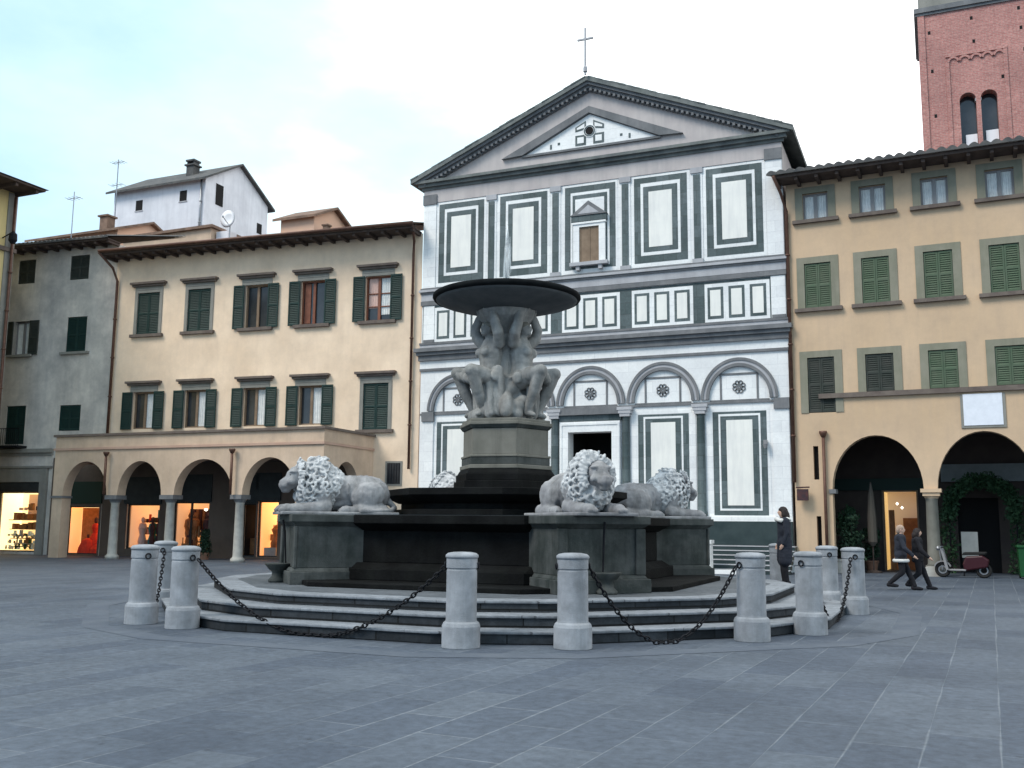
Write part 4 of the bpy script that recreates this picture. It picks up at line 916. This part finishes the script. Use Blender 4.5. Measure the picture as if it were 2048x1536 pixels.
# central core of rocks and dolphins, column, naiads
bm = Blobs(); rnd = random.Random(3)
for i in range(34):
    t = rnd.random()*2*math.pi; z = 3.74+rnd.random()*.62; r = .62-.35*(z-3.74)/.62+rnd.random()*.1
    blob(bm, (r*math.cos(t), r*math.sin(t), z), .11+rnd.random()*.09)
limb(bm, [(0,0,3.7),(0,0,4.5)], [.6,.36])
for k in range(3):                                  # dolphins, head down, tail up
    t = R(-66.5+120*k); c, s = math.cos(t), math.sin(t)
    limb(bm, [(.72*c,.72*s,3.82),(.62*c,.62*s,4.0),(.45*c,.45*s,4.22),(.40*c,.40*s,4.5)], [.12,.16,.12,.06])
    blob(bm, (.42*c-.14*s,.42*s+.14*c,4.56), (.1,.1,.04)); blob(bm, (.42*c+.14*s,.42*s-.14*c,4.56), (.1,.1,.04))
sculpt('dolphin_base', bm, .035, M['naiad'], FT, 1)
g = MB(); g.lathe([(.34,4.3),(.33,4.5),(.31,4.7),(.30,5.45),(.27,5.5),(.42,5.66),(.58,5.84),(.64,5.99)],12); g.build('central_column', M['naiad'], FT)
def naiad():
    bm = Blobs()                     # faces +x, back against the column at the origin
    blob(bm, (.36,0,4.52), (.24,.27,.22)); limb(bm, [(.38,0,4.6),(.38,0,4.82),(.37,0,5.08),(.36,0,5.26)], [.26,.225,.265,.2])
    for s in (-1,1):
        limb(bm, [(.42,.14*s,4.5),(.74,.24*s,4.60),(1.0,.28*s,4.66)], [.20,.18,.135]); limb(bm, [(.98,.28*s,4.66),(.83,.25*s,4.28),(.63,.2*s,3.86)], [.135,.125,.08]); limb(bm, [(.63,.2*s,3.84),(.80,.22*s,3.79)], [.075,.05])
        blob(bm, (.57,.11*s,5.10), (.10,.11,.11))
        limb(bm, [(.34,.27*s,5.28),(.46,.42*s,5.46),(.52,.40*s,5.64),(.48,.24*s,5.92)], [.13,.12,.105,.085])
        for q in range(4): limb(bm, [(.47+.03*q,(.26-.03*q)*s,5.92),(.52+.04*q,(.24-.035*q)*s,5.99)], [.028,.020])
        limb(bm, [(.44,.26*s,5.90),(.44,.34*s,5.97)], [.028,.02])
        limb(bm, [(.36,0,5.28),(.34,.22*s,5.3)], [.12,.11])
    limb(bm, [(.36,0,5.3),(.42,0,5.45)], [.09,.085]); blob(bm, (.47,0,5.58), (.13,.115,.155)); blob(bm, (.60,0,5.57), (.03,.022,.04)); blob(bm,(.56,0,5.49),(.05,.05,.03))
    for s in (-1,1): blob(bm, (.47,.118*s,5.58), (.03,.02,.04)); blob(bm,(.575,.045*s,5.625),(.03,.035,.014))
    return bm
nm = None
for k, a in enumerate((-126.5,-6.5,113.5)):
    if nm is None:
        o = sculpt('naiad_statue', naiad(), .020, M['naiad'], FT, 2, disp=lambda c: .005*mnoise.noise(c*10)+.004*mnoise.noise(c*26)); nm = o
        bm = Blobs(); blob(bm, (.42,0,5.66), (.15,.135,.11)); blob(bm, (.33,0,5.55), (.1,.1,.13)); limb(bm, [(.30,.08,5.5),(.27,.12,5.2)],[.05,.03]); limb(bm, [(.30,-.08,5.5),(.27,-.12,5.2)],[.05,.03])
        rn = random.Random(5)
        for i in range(30):
            t = rn.random()*6.28; q = rn.random()*1.5-.2; blob(bm, (.40-.1*math.cos(t)*math.cos(q), .13*math.sin(t)*math.cos(q), 5.62+.14*math.sin(q)), .035, sub=1)
        h = sculpt('hair', bm, .02, M['ped'], o, 1)
        bm = Blobs(); limb(bm, [(.5,.27,4.55),(.66,0,4.50),(.5,-.27,4.55)],[.16,.17,.16]); limb(bm,[(.80,.27,4.66),(.92,.1,4.5),(.98,-.26,4.62)],[.10,.09,.12]); limb(bm,[(.66,0,4.45),(.64,.02,4.1),(.58,0,3.82)],[.15,.13,.16]); limb(bm,[(.58,.22,4.42),(.60,.32,4.0),(.58,.34,3.8)],[.12,.10,.12]); limb(bm,[(.40,.30,4.7),(.36,.34,4.3),(.40,.38,3.85)],[.11,.12,.14])
        sculpt('drapery', bm, .025, M['naiad'], o, 1, disp=lambda c: .018*math.sin(c.y*55+c.z*12))
    else:
        o = copy_tree(nm, FT)
    o.rotation_euler.z = R(a); o.scale = (.98,1.06,1.0)
# bowl
prof_out = [(.55,5.96),(.75,6.03),(.95,6.075),(1.2,6.13),(1.40,6.19),(1.50,6.24)]
g = MB(); g.lathe([(.45,5.95)]+prof_out[1:]+[(1.40,6.30),(1.0,6.22),(.5,6.17),(.05,6.16)],64); g.build('bowl', M['bowlstone'], FT, smooth=True)
g = MB(); n0 = len(g.v); g.lathe([(1.46,6.225),(1.525,6.24),(1.55,6.28),(1.545,6.33),(1.49,6.36),(1.42,6.34),(1.40,6.29)],64); g.build('bowl_rim', M['bowlrim'], FT, smooth=True)
g = MB(); g.lathe([(1.41,6.315),(1.40,6.32)],48); g.build('bowl_water', M['water'], FT)
wj = D.materials.new('falling water jet'); wj.use_nodes = True; b = wj.node_tree.nodes['Principled BSDF']; b.inputs['Base Color'].default_value = (.9,.95,.97,1); b.inputs['Alpha'].default_value = .20; b.inputs['Roughness'].default_value = .3
g = MB(); rn = random.Random(9)
for i in range(26):
    x, y = rn.gauss(0,.035), rn.gauss(0,.035); z0 = 6.45+rn.random()*.5; z1 = z0+.3+rn.random()*.65; g.tube([(x,y,z0),(x*.8,y*.8,min(z1,8.0))], [.02+rn.random()*.02,.012], 6)
for i in range(9):
    x, y = rn.gauss(0,.02), rn.gauss(0,.02); z0 = 7.2+rn.random()*.5; g.tube([(x,y,z0),(x,y,z0+.35)], [.025,.008], 6)
g.build('water_jet', wj, FT, smooth=True)

# ------------------------------------------------------------------ lions
def lion_body():
    bm = Blobs()
    blob(bm, (-.62,0,.38), (.42,.36,.37)); limb(bm, [(-.55,0,.42),(-.1,0,.44),(.3,0,.5)], [.34,.31,.37])
    blob(bm, (-.1,0,.28), (.5,.26,.22)); blob(bm, (.42,0,.48), (.3,.33,.42))
    for s in (-1,1):
        blob(bm, (-.52,.29*s,.34), (.36,.15,.28), Matrix.Rotation(.25,4,'Y')); limb(bm, [(-.82,.33*s,.1),(-.45,.37*s,.09),(-.18,.37*s,.08)], [.11,.10,.09]); blob(bm, (-.08,.37*s,.09), (.14,.1,.085))
        for q in (-1,0,1): blob(bm, (.03,.37*s+.055*q,.07), (.055,.032,.055), sub=1)
        blob(bm, (.36,.27*s,.42), (.2,.15,.33)); limb(bm, [(.30,.30*s,.16),(.62,.29*s,.11),(.92,.27*s,.10)], [.14,.115,.105]); blob(bm, (1.0,.27*s,.10), (.16,.115,.10))
        for q in (-1.5,-.5,.5,1.5): blob(bm, (1.12,.27*s+.05*q,.075), (.07,.03,.06), sub=1)
        for q in range(4): blob(bm, (-.3+.17*q,.30*s,.46), (.025,.03,.16), sub=1)
    limb(bm, [(-.98,.0,.3),(-1.08,.2,.14),(-.95,.44,.08),(-.6,.52,.07),(-.35,.53,.08)], [.07,.055,.05,.045,.06])
    limb(bm, [(.48,0,.55),(.68,0,.66)], [.3,.22])
    # head
    H = lambda x, y, z: (.62+(x-.62)*1.04+.03, y*1.14, .68+(z-.95)*1.12)
    blob(bm, H(.76,0,.96), (.23,.19,.21)); limb(bm, [H(.86,0,.88),H(1.0,0,.83)], [.145,.115]); blob(bm, H(1.05,0,.875), (.055,.07,.045)); blob(bm, H(.97,0,.735), (.095,.075,.05))
    limb(bm, [H(.84,0,.98),H(1.01,0,.91)],[.062,.045])
    for s in (-1,1):
        blob(bm, H(.87,.10*s,1.04), (.075,.085,.033)); blob(bm, H(.90,.125*s,.87), (.09,.07,.065)); blob(bm, H(.99,.065*s,.815), (.08,.06,.05)); blob(bm, H(.90,.088*s,.985), (.026,.03,.018), sub=1)
        blob(bm, H(.68,.2*s,1.09), (.04,.06,.08))
    return bm
def lion_mane():
    bm = Blobs(); rn = random.Random(11)
    blob(bm, (.36,0,.48), (.45,.385,.42), sub=3); blob(bm, (.40,0,.68), (.39,.30,.365), sub=3); blob(bm, (.56,0,.40), (.27,.31,.28)); blob(bm, (.10,0,.5), (.32,.34,.33))
    C0 = Vector((.40,0,.55)); pts = []
    for i in range(6000):
        d = Vector((rn.gauss(0,1), rn.gauss(0,1), rn.gauss(0,1))).normalized()
        p = C0 + Vector((d.x*(.48 if d.x > 0 else .56), d.y*(.41-.15*max(0,d.z)), d.z*(.52 if d.x > -.2 else .40)))
        if p.x > .72 and abs(p.y) < .19 and p.z > .40: continue         # the face stays free
        if p.z < .12 or any((p-q).length < .072 for q, _ in pts): continue
        pts.append((p, d))
    for p, d in pts:
        t = d.cross(Vector((0,0,1))); t = t.normalized() if t.length > .1 else Vector((1,0,0)); dn = d.cross(t)
        if dn.z > 0: dn = -dn
        fl = Vector((-.55, 0, -.75)) + Vector((rn.gauss(0,.18), rn.gauss(0,.18), rn.gauss(0,.18))); fl = (fl - d*fl.dot(d)).normalized(); sd = d.cross(fl)
        w = rn.choice((-1,1)); q = []; ln = .11+rn.random()*.06
        for j in range(7):                                              # a lock that swings and hooks at its tip
            t = j/6; q.append(p + fl*ln*(t-.35*t**3) + sd*w*(.030*math.sin(3.4*t)-.045*t**3) + d*(.026*math.sin(2.6*t)-.014))
        limb(bm, q, [.026,.031,.032,.030,.027,.022,.015], sub=1, step=1.0)
    for i in range(26):                                                   # locks framing the face
        t = math.pi*(-.2+1.4*i/25); p = Vector((.82,.225*math.cos(t),.65+.25*math.sin(t)))
        u = rn.uniform(-.03,.03); limb(bm, [p+Vector((rn.uniform(-.03,.01),0,0)), p+Vector((-.04+u,.06*math.cos(t)+u,.06*math.sin(t))), p+Vector((-.08-u,.12*math.cos(t),.12*math.sin(t)-u))], [.022,.036,.028], sub=1)
    return bm
LM = None
LROT = {-135: 'white maned marble lion lying on the left block, facing left', -45: 'marble lion on the front block, head toward the square', 45: 'marble lion lying on the right block, seen from its flank', 135: 'marble lion on the rear block behind the fountain bowl'}
def carve(c): return .010*mnoise.noise(c*9)+.006*mnoise.noise(c*25)
for a in (-135,-45,45,135):
    if LM is None:
        LM = thing('lion_statue', LROT[a], 'lion statue', (0,0,0), 0, 'marble lions around the fountain')
        sculpt('body', lion_body(), .021, M['lion_grey'], LM, 2, disp=carve)
        sculpt('mane', lion_mane(), .0115, M['lion_white'], LM, 2)
        g = MB(); g.box(-1.08,1.16,-.56,.56,0,.055); g.build('plinth', M['lion_grey'], LM, bevel=.015)
        g = MB()
        for q in (-1,1): n = len(g.v); g.lathe([(.0,-.024),(.026,0),(.0,.024)],8); g.v[n:] = [(v[0]+.945, v[1]+.10*q, v[2]+.720) for v in g.v[n:]]
        g.build('socket_shade', M['iron'], LM)  # dark beads stand in for the shade of hollow eye sockets
        g = MB(); g.box(.96,1.07,-.075,.075,.494,.512); g.build('mouth', M['iron'], LM, bevel=.004)
        lo = LM
    else:
        lo = copy_tree(LM); lo['label'] = LROT[a]
    t = R(a); lo.location = (FC.x+3.42*math.cos(t), FC.y+3.42*math.sin(t), 1.755); lo.rotation_euler.z = t; lo.scale = (.98,1.0,1.02)

# ------------------------------------------------------------------ bollards and chains
def bollard():
    o = thing('stone_bollard', '', 'bollard', (0,0,0), 0, 'stone bollards around the fountain')
    g = MB(); g.lathe([(.255,0),(.255,.275),(.24,.315),(.212,.34)],32); b = g.build('base', M['bollard'], o, smooth=False, bevel=.008)
    g = MB(); g.lathe([(.208,.34),(.205,.36),(.203,1.0),(.195,1.005),(.195,1.025),(.207,1.03),(.207,1.15),(.212,1.16)],32); g.build('shaft', M['bollard'], o, bevel=.004)
    g = MB(); g.lathe([(.217,1.16),(.222,1.18),(.217,1.2),(.19,1.222),(.12,1.236),(.02,1.24)],32); g.build('cap', M['bollard'], o, smooth=True)
    for s in (-1,1):
        g = MB(); g.torus(Matrix.Translation((.222*s,0,1.06)) @ Matrix.Rotation(R(90),4,'Y'), .04,.04,.012); g.build('chain_ring', M['iron'], o)
    return o
BL = {'B1': ((-5.86,12.05),'bollard in front of the black basin, left of the nearest pair'),
      'B2': ((-4.5,12.62),'bollard directly below the front lion, right of the nearest pair'),
      'B3': ((-2.51,14.62),'bollard between the front lion block and the woman in dark coat'),
      'B4': ((-1.86,15.92),'bollard nearest the step corner on the right, below the woman'),
      'B5': ((-1.52,20.0),'outermost bollard on the right with a chain hanging down its face'),
      'B6': ((-2.12,21.3),'bollard half hidden between the two right hand bollards'),
      'L1': ((-10.68,12.25),'bollard at the left end of the steps, chain on its right'),
      'L2': ((-11.71,12.48),'bollard on the far left, leftmost of all the bollards'),
      'L3': ((-13.77,15.22),'bollard behind the two leftmost ones, seen between them'),
      'R1': ((-3.35,23.2),'bollard on the far side, its top peeking over a nearer bollard')}
b0 = bollard(); first = True
for kx, (xy, lab) in BL.items():
    o = b0 if first else copy_tree(b0); first = False
    o.location = (*xy,0); o['label'] = lab; d = Vector((xy[0]-FC.x, xy[1]-FC.y)); o.rotation_euler.z = math.atan2(d.y,d.x)+math.pi/2+random.uniform(-.1,.1)
def chain(p, q, sag, label, slack=.0, zfloor=.03):
    p = Vector((*p,1.06)); q = Vector((*q,1.06)); d = (q-p); d.z = 0; d.normalize(); p = p+d*.25; q = q-d*.25
    n = 60; P = []
    for i in range(n+1):
        t = i/n; z = 1.04-sag*(1-abs(2*t-1)**1.9); pt = p.lerp(q,t); pt.z = max(z, zfloor); P.append(pt)
    Ls = [0]
    for a, b in zip(P, P[1:]): Ls.append(Ls[-1]+(b-a).length)
    g = MB(); k = int(Ls[-1]/.074)
    for i in range(k):
        s = Ls[-1]*(i+.5)/k; j = max(0, min(n-1, next((m_ for m_ in range(n) if Ls[m_+1] >= s), n-1)))
        t = (s-Ls[j])/max(1e-6, Ls[j+1]-Ls[j]); c = P[j].lerp(P[j+1], t); dr = (P[j+1]-P[j]).normalized()
        Mx = Matrix.Translation(c) @ dr.to_track_quat('X','Z').to_matrix().to_4x4() @ Matrix.Rotation(R(90) if i % 2 else R(10),4,'X')
        g.torus(Mx, .052,.027,.0115,10,5)
    o = g.build('iron_chain', M['iron'], smooth=True); tag(o, label, 'chain', 'iron chains between the bollards')
chain(BL['L1'][0], BL['B1'][0], 1.03, 'long black chain sagging along the front steps left of centre')
chain(BL['B2'][0], BL['B3'][0], 1.03, 'black chain sagging before the steps below the front lion')
chain(BL['B4'][0], BL['B5'][0], 1.03, 'black chain along the right side, trailing from the outermost bollard')
chain(BL['L2'][0], BL['L3'][0], 1.03, 'black chain touching the ground between the far left bollards')

# ------------------------------------------------------------------ people
def person(loc, rz, label, stride=0.0, hair='hair_dark', coat='cloth_dark', long_coat=False, collar=None, hem=None, height=1.7, longhair=False, bag=False):
    p = thing('person', label, 'person', loc, rz); k = height/1.7
    # faces +x; joints
    hipz = .90; dz = .04 if stride else 0
    legs = []
    for s, f in ((1, stride), (-1, -stride)):
        if f > 0: kn, an = Vector((.24*f,.085*s,.49)), Vector((.46*f,.08*s,.09))
        else: kn, an = Vector((.02,.085*s,.46)) if f else Vector((.03,.09*s,.49)), Vector((-.44*abs(f),.08*s,.16)) if f else Vector((0,.09*s,.08))
        legs.append((Vector((0,.09*s,hipz-dz)), kn, an))
    arms = []
    for s, f in ((1,-stride),(-1,stride)):
        sh = Vector((0,.19*s,1.40-dz)); el = Vector((.02+.14*f-.02,.25*s,1.13-dz)); wr = Vector((.08+.30*f,.24*s,.92-dz+.05*abs(f))); arms.append((sh,el,wr,s))
    S_ = Matrix.Scale(k,4)
    bm = Blobs()
    blob(bm, (0,0,.95-dz), (.13,.165,.13)); limb(bm, [(0,0,1.0-dz),(0,0,1.18-dz),(.01,0,1.34-dz)], [.125,.13,.135]); limb(bm, [(0,-.15,1.4-dz),(0,.15,1.4-dz)], [.075,.075])
    for h,kn,an in legs:
        limb(bm, [h,kn,an], [.088,.058,.040]); limb(bm, [an+Vector((-.03,0,-.03)), an+Vector((.14,0,-.05))], [.04,.03])
    for sh,el,wr,s in arms:
        limb(bm, [sh,el,wr], [.05,.042,.03]); d = (wr-el).normalized(); pm = wr+d*.05; blob(bm, pm, (.034,.022,.045))
        for q in range(4): limb(bm, [pm+Vector((-.025+.017*q,0,0))+d*.03, pm+Vector((-.022+.018*q,-.012*s,0))+d*(.085-.012*abs(q-1.5)), pm+Vector((-.016+.018*q,-.03*s,0))+d*(.11-.012*abs(q-1.5))], [.0105,.010,.009], sub=1)
        limb(bm, [pm+Vector((.03,0,.01)), pm+Vector((.05,-.012*s,0))+d*.035], [.012,.010], sub=1)
    limb(bm, [(.0,0,1.42-dz),(.02,0,1.52-dz)], [.06,.055]); blob(bm, (.03,0,1.60-dz), (.095,.075,.11)); blob(bm, (.05,0,1.545-dz), (.06,.055,.05))
    blob(bm, (.125,0,1.59-dz), (.022,.014,.022), sub=1); blob(bm, (.105,0,1.55-dz), (.02,.03,.010), sub=1)
    for s in (-1,1): blob(bm, (.11,.033*s,1.622-dz), (.012,.018,.009), sub=1); blob(bm, (.025,.077*s,1.595-dz), (.022,.012,.032), sub=1)
    sculpt('body', bm, .011, M['skin'], p, 2, xf=S_)
    bm = Blobs(); hz = .50 if long_coat else .78
    limb(bm, [(0,0,1.0-dz),(0,0,1.2-dz),(.0,0,1.36-dz)], [.155,.15,.155]); blob(bm, (0,0,.95-dz), (.165,.2,.18)); limb(bm, [(0,-.16,1.4-dz),(0,.16,1.4-dz)], [.095,.095]); blob(bm,(0,0,1.2-dz),(.15,.2,.24))
    if long_coat: 
        for y in (-.09,.09): limb(bm, [(0,y,.95),(.01,y*1.2,.55)], [.15,.15])
    else:
        blob(bm, (0,0,.84-dz), (.165,.20,.09))
    for sh,el,wr,s in arms: limb(bm, [sh,el,wr], [.075,.064,.052])
    sculpt('coat', bm, .016, M[coat], p, 2, xf=S_, disp=lambda c: .010*mnoise.noise(c*7)+.005*mnoise.noise(c*18))
    bm = Blobs()
    for h,kn,an in legs: limb(bm, [h,kn,an+Vector((0,0,.03))], [.108,.078,.062])
    limb(bm, [(0,-.07,.93-dz),(0,.07,.93-dz)], [.13,.13])
    sculpt('trousers', bm, .015, M['cloth_black'], p, 2, xf=S_, disp=lambda c: .006*mnoise.noise(c*14))
    for h,kn,an in legs:
        bm = Blobs(); limb(bm, [an+Vector((-.04,0,-.025)), an+Vector((.1,0,-.042)), an+Vector((.175,0,-.05))], [.058,.05,.036]); sculpt('shoe', bm, .012, M['cloth_black'], p, 1, xf=S_)
    bm = Blobs(); blob(bm, (.012,0,1.645-dz), (.105,.09,.09)); blob(bm, (-.03,0,1.60-dz), (.075,.085,.11))
    if longhair: blob(bm, (-.05,0,1.52-dz), (.085,.125,.13)); blob(bm,(.0,.08,1.56-dz),(.07,.04,.11)); blob(bm,(.0,-.08,1.56-dz),(.07,.04,.11))
    sculpt('hair', bm, .013, M[hair], p, 1, xf=S_, disp=lambda c: .008*mnoise.noise(c*22))
    if collar:
        bm = Blobs()
        for i in range(18):
            t = 2*math.pi*i/18; blob(bm, (.02+.13*math.cos(t),.17*math.sin(t),1.43-dz+.015*math.cos(t*3)), (.055,.06,.05))
        sculpt('collar', bm, .014, M[collar], p, 1, xf=S_, disp=lambda c: .012*mnoise.noise(c*30))
    if hem:
        bm = Blobs()
        for i in range(24):
            t = 2*math.pi*i/24; blob(bm, (.175*math.cos(t),.21*math.sin(t),.80-dz), (.04,.04,.05))
        sculpt('jacket_hem', bm, .014, M[hem], p, 2, xf=S_)
    if bag:
        g = MB(); g.box(-.22*k,.10*k,-.36*k,-.26*k,.62*k,.90*k); B_ = g.build('handbag', M['cloth_black'], p, bevel=.02)
        g = MB(); g.tube([(-.06,-.30*k,.9*k),(-.04,-.24*k,1.2*k),(.0,-.17*k,1.45*k)], .012); g.build('bag_strap', M['cloth_black'], p)
    return p
person((-3.13,22.6,.345), R(-160), 'woman with dark hair in dark coat and pale fur collar', 0, 'hair_dark', 'cloth_dark', True, 'cloth_white', None, 1.68, True, True)
person((-.95,28.3,0), R(2), 'fair haired walker in dark jacket with white hem', .66, 'hair_fair', 'cloth_dark', False, None, 'cloth_white', 1.70)
person((-.55,28.75,0), R(2), 'dark haired walker in black, beside the fair haired one', .60, 'hair_dark', 'cloth_black', False, None, None, 1.62, True)

# ------------------------------------------------------------------ things under the porticoes
def RH(u, y, z=0):           # a point in the ochre house's frame
    t = R(-2.4); return (-4.7+u*math.cos(t)-y*math.sin(t), 37+u*math.sin(t)+y*math.cos(t), z)
def leaves(name, pts, m, parent, size=.07, n=900, rn=None):
    rn = rn or random.Random(21); g = MB()
    for i in range(n):
        c, r = rn.choice(pts); d = Vector((rn.gauss(0,1),rn.gauss(0,1),rn.gauss(0,1))).normalized()*(r*(.45+.6*rn.random()))
        p = Vector(c)+d; a = Vector((rn.gauss(0,1),rn.gauss(0,1),rn.gauss(0,1))).normalized(); b = a.cross(Vector((rn.gauss(0,1),rn.gauss(0,1),rn.gauss(0,1)))).normalized(); s = size*(.6+.8*rn.random())
        g.poly([tuple(p-a*s), tuple(p+b*s*.5), tuple(p+a*s), tuple(p-b*s*.5)])
    return g.build(name, m, parent)
def shrub(loc, label, h, r, m='leaf_dark', seed=1, pot='pot', group='potted plants under the portico'):
    s = thing('potted_shrub', label, 'potted plant', loc, 0, group); rn = random.Random(seed)
    g = MB(); g.lathe([(.16,0),(.22,.34),(.25,.36),(.25,.42),(.2,.42),(.18,.38)],16); g.build('pot', M[pot], s)
    g = MB(); g.tube([(0,0,.36),(.02,.01,h*.5),(0,0,h*.8)], [.03,.022,.012]); 
    for i in range(6):
        t = rn.random()*6.28; z = .6+rn.random()*(h-.9); g.tube([(0,0,z),(r*.7*math.cos(t),r*.7*math.sin(t),z+.25)], [.014,.006], 5)
    g.build('stem', M['wood_dark'], s)
    pts = [((rn.uniform(-.5,.5)*r, rn.uniform(-.5,.5)*r, .6+(h-.75)*q), r*(.75 if q < .8 else .5)) for q in [rn.random() for _ in range(14)]]
    leaves('foliage', pts, M[m], s, .06, 1300, rn); return s
shrub(RH(1.75,1.0), 'tall dark potted shrub just inside the first arch', 2.1, .42, seed=2)
shrub(RH(1.45,2.0), 'bushy potted shrub deeper at the left of first arch', 2.6, .45, 'leaf', seed=3)
shrub(RH(2.3,2.2), 'potted shrub beside the folded parasol', 1.7, .36, seed=4)
g = MB(); g.box(-.45,.45,-.2,.2,0,.42); g.box(-.48,.48,-.23,.23,.42,.5); o = g.build('stone_planter', M['planter'], loc=RH(1.5,.6,0), bevel=.01); tag(o, 'pale stone planter box below the shrubs, right of the bollards', 'planter')
PR = thing('folded_parasol', 'folded dull cream parasol standing inside the first arch', 'parasol', RH(2.42,1.6))
g = MB(); g.tube([(0,0,0),(0,0,3.25)], .025); g.lathe([(.28,0),(.28,.06),(.05,.1)],14); g.build('pole', M['wood_dark'], PR)
g = MB(); g.lathe([(.06,.95),(.17,1.1),(.16,2.0),(.10,2.8),(.03,3.2)],10); g.build('canopy', M['cream_canvas'], PR)
# ivy arch round the second bay
IV = thing('ivy_arch', 'green ivy trained in an arch round the dark doorway', 'ivy', RH(6.05,3.2)); rn = random.Random(31); pts = []
for i in range(60):
    t = R(-8+196*i/59); q = (1.12+rn.uniform(-.1,.12)); pts.append(((q*math.cos(t), rn.uniform(-.2,.2), 2.2+1.0*q*math.sin(t)), .28))
for s in (-1,1):
    for z in (.2,.5,.8,1.1,1.4,1.7,2.0): pts.append(((s*(1.1+rn.uniform(-.1,.2)), rn.uniform(-.25,.25), z), .32))
leaves('foliage', pts, M['leaf'], IV, .075, 4200, rn)
g = MB(); g.tube([(-1.1,0,0),(-1.1,0,2.2)]+[(-1.1*math.cos(R(a)),0,2.2+1.1*math.sin(R(a))) for a in range(10,180,10)]+[(1.1,0,2.2),(1.1,0,0)], .025, 6); g.build('trellis_hoop', M['iron'], IV)
# notice board, moped, green bin
g = MB(); g.box(-.26,.26,-.015,.015,.62,1.5,0); g.box(-.24,-.2,-.01,.01,0,.62,1); g.box(.2,.24,-.01,.01,0,.62,1); g.box(-.24,-.2,.3,.32,0,.1,1); g.box(-.24,.24,.015,.03,.6,.62,1)
o = g.build('standing_board', [M['awning'], M['iron']], loc=RH(5.62,1.0)); tag(o, 'pale blank board on legs behind the moped', 'board')
MP = thing('moped', 'dark red moped with white legshield before the second arch', 'moped', RH(5.4,-.35), R(-6))
for x in (-.62,.62):
    g = MB(); g.torus(Matrix.Translation((x,0,.25)) @ Matrix.Rotation(R(90),4,'X'), .2,.2,.05,20,8); W_ = g.build('wheel', M['rubber'], MP, smooth=True)
    g = MB(); g.torus(Matrix.Translation((x,0,.25)) @ Matrix.Rotation(R(90),4,'X'), .12,.12,.03,16,6); g.build('rim', M['steel'], W_)
g = MB(); g.prism_y([(.05,.22),(.75,.35),(.8,.6),(.6,.74),(.1,.7),(.0,.45)], -.14, .14); g.build('body', M['red_paint'], MP, bevel=.05)
g = MB(); g.box(-.45,.1,-.15,.15,.22,.28); g.build('footboard', M['white_paint'], MP, bevel=.02)
g = MB(); g.prism_y([(-.5,.25),(-.42,.25),(-.58,.95),(-.66,.95)], -.2, .2); g.arc(-.62,.27,.24,.28,-.09,.09,20,160,12); g.build('legshield', M['white_paint'], MP)
g = MB(); g.prism_y([(-.02,.74),(.7,.76),(.75,.86),(.05,.84)], -.13, .13); g.build('saddle', M['rubber'], MP, bevel=.03)
g = MB(); g.tube([(-.62,0,.25),(-.70,0,.98)], .03); g.tube([(-.62,-.3,1.0),(-.71,0,1.02),(-.62,.3,1.0)], .02); g.lathe([(.03,.88),(.08,.95),(.03,1.02)],10,(-.74,0)); g.build('handlebar', M['steel'], MP)
GB = thing('green_bin', 'bright green wheeled bin at the right edge', 'bin', RH(7.35,.2))
g = MB(); g.prism([(-.27,-.3),(.27,-.3),(.27,.3),(-.27,.3)],.06,1.0,pts1=[(-.31,-.34),(.31,-.34),(.31,.34),(-.31,.34)]); g.build('body', M['bin_green'], GB, bevel=.02)
g = MB(); g.box(-.34,.34,-.38,.36,1.0,1.08); g.build('lid', M['bin_green'], GB, bevel=.02)
for s in (-1,1):
    g = MB(); g.torus(Matrix.Translation((.25*s,.3,.1)) @ Matrix.Rotation(R(90),4,'Y'), .07,.07,.03); g.build('wheel', M['rubber'], GB)
# clipped cypress by the loggia column
CY = thing('potted_cypress', 'small dark potted cypress between the loggia arches', 'potted plant', (-29.2,34.6,0))
g = MB(); g.lathe([(.18,0),(.24,.3),(.2,.3)],14); g.build('pot', M['pot'], CY)
rn = random.Random(41); leaves('foliage', [((rn.uniform(-.1,.1),rn.uniform(-.1,.1),.3+.9*q), .30*(1-.75*q)+.04) for q in [i/16 for i in range(17)]], M['leaf_dark'], CY, .05, 1800, rn)
g = MB(); g.tube([(0,0,.25),(0,0,1.2)], [.04,.015]); g.build('trunk', M['wood_dark'], CY)
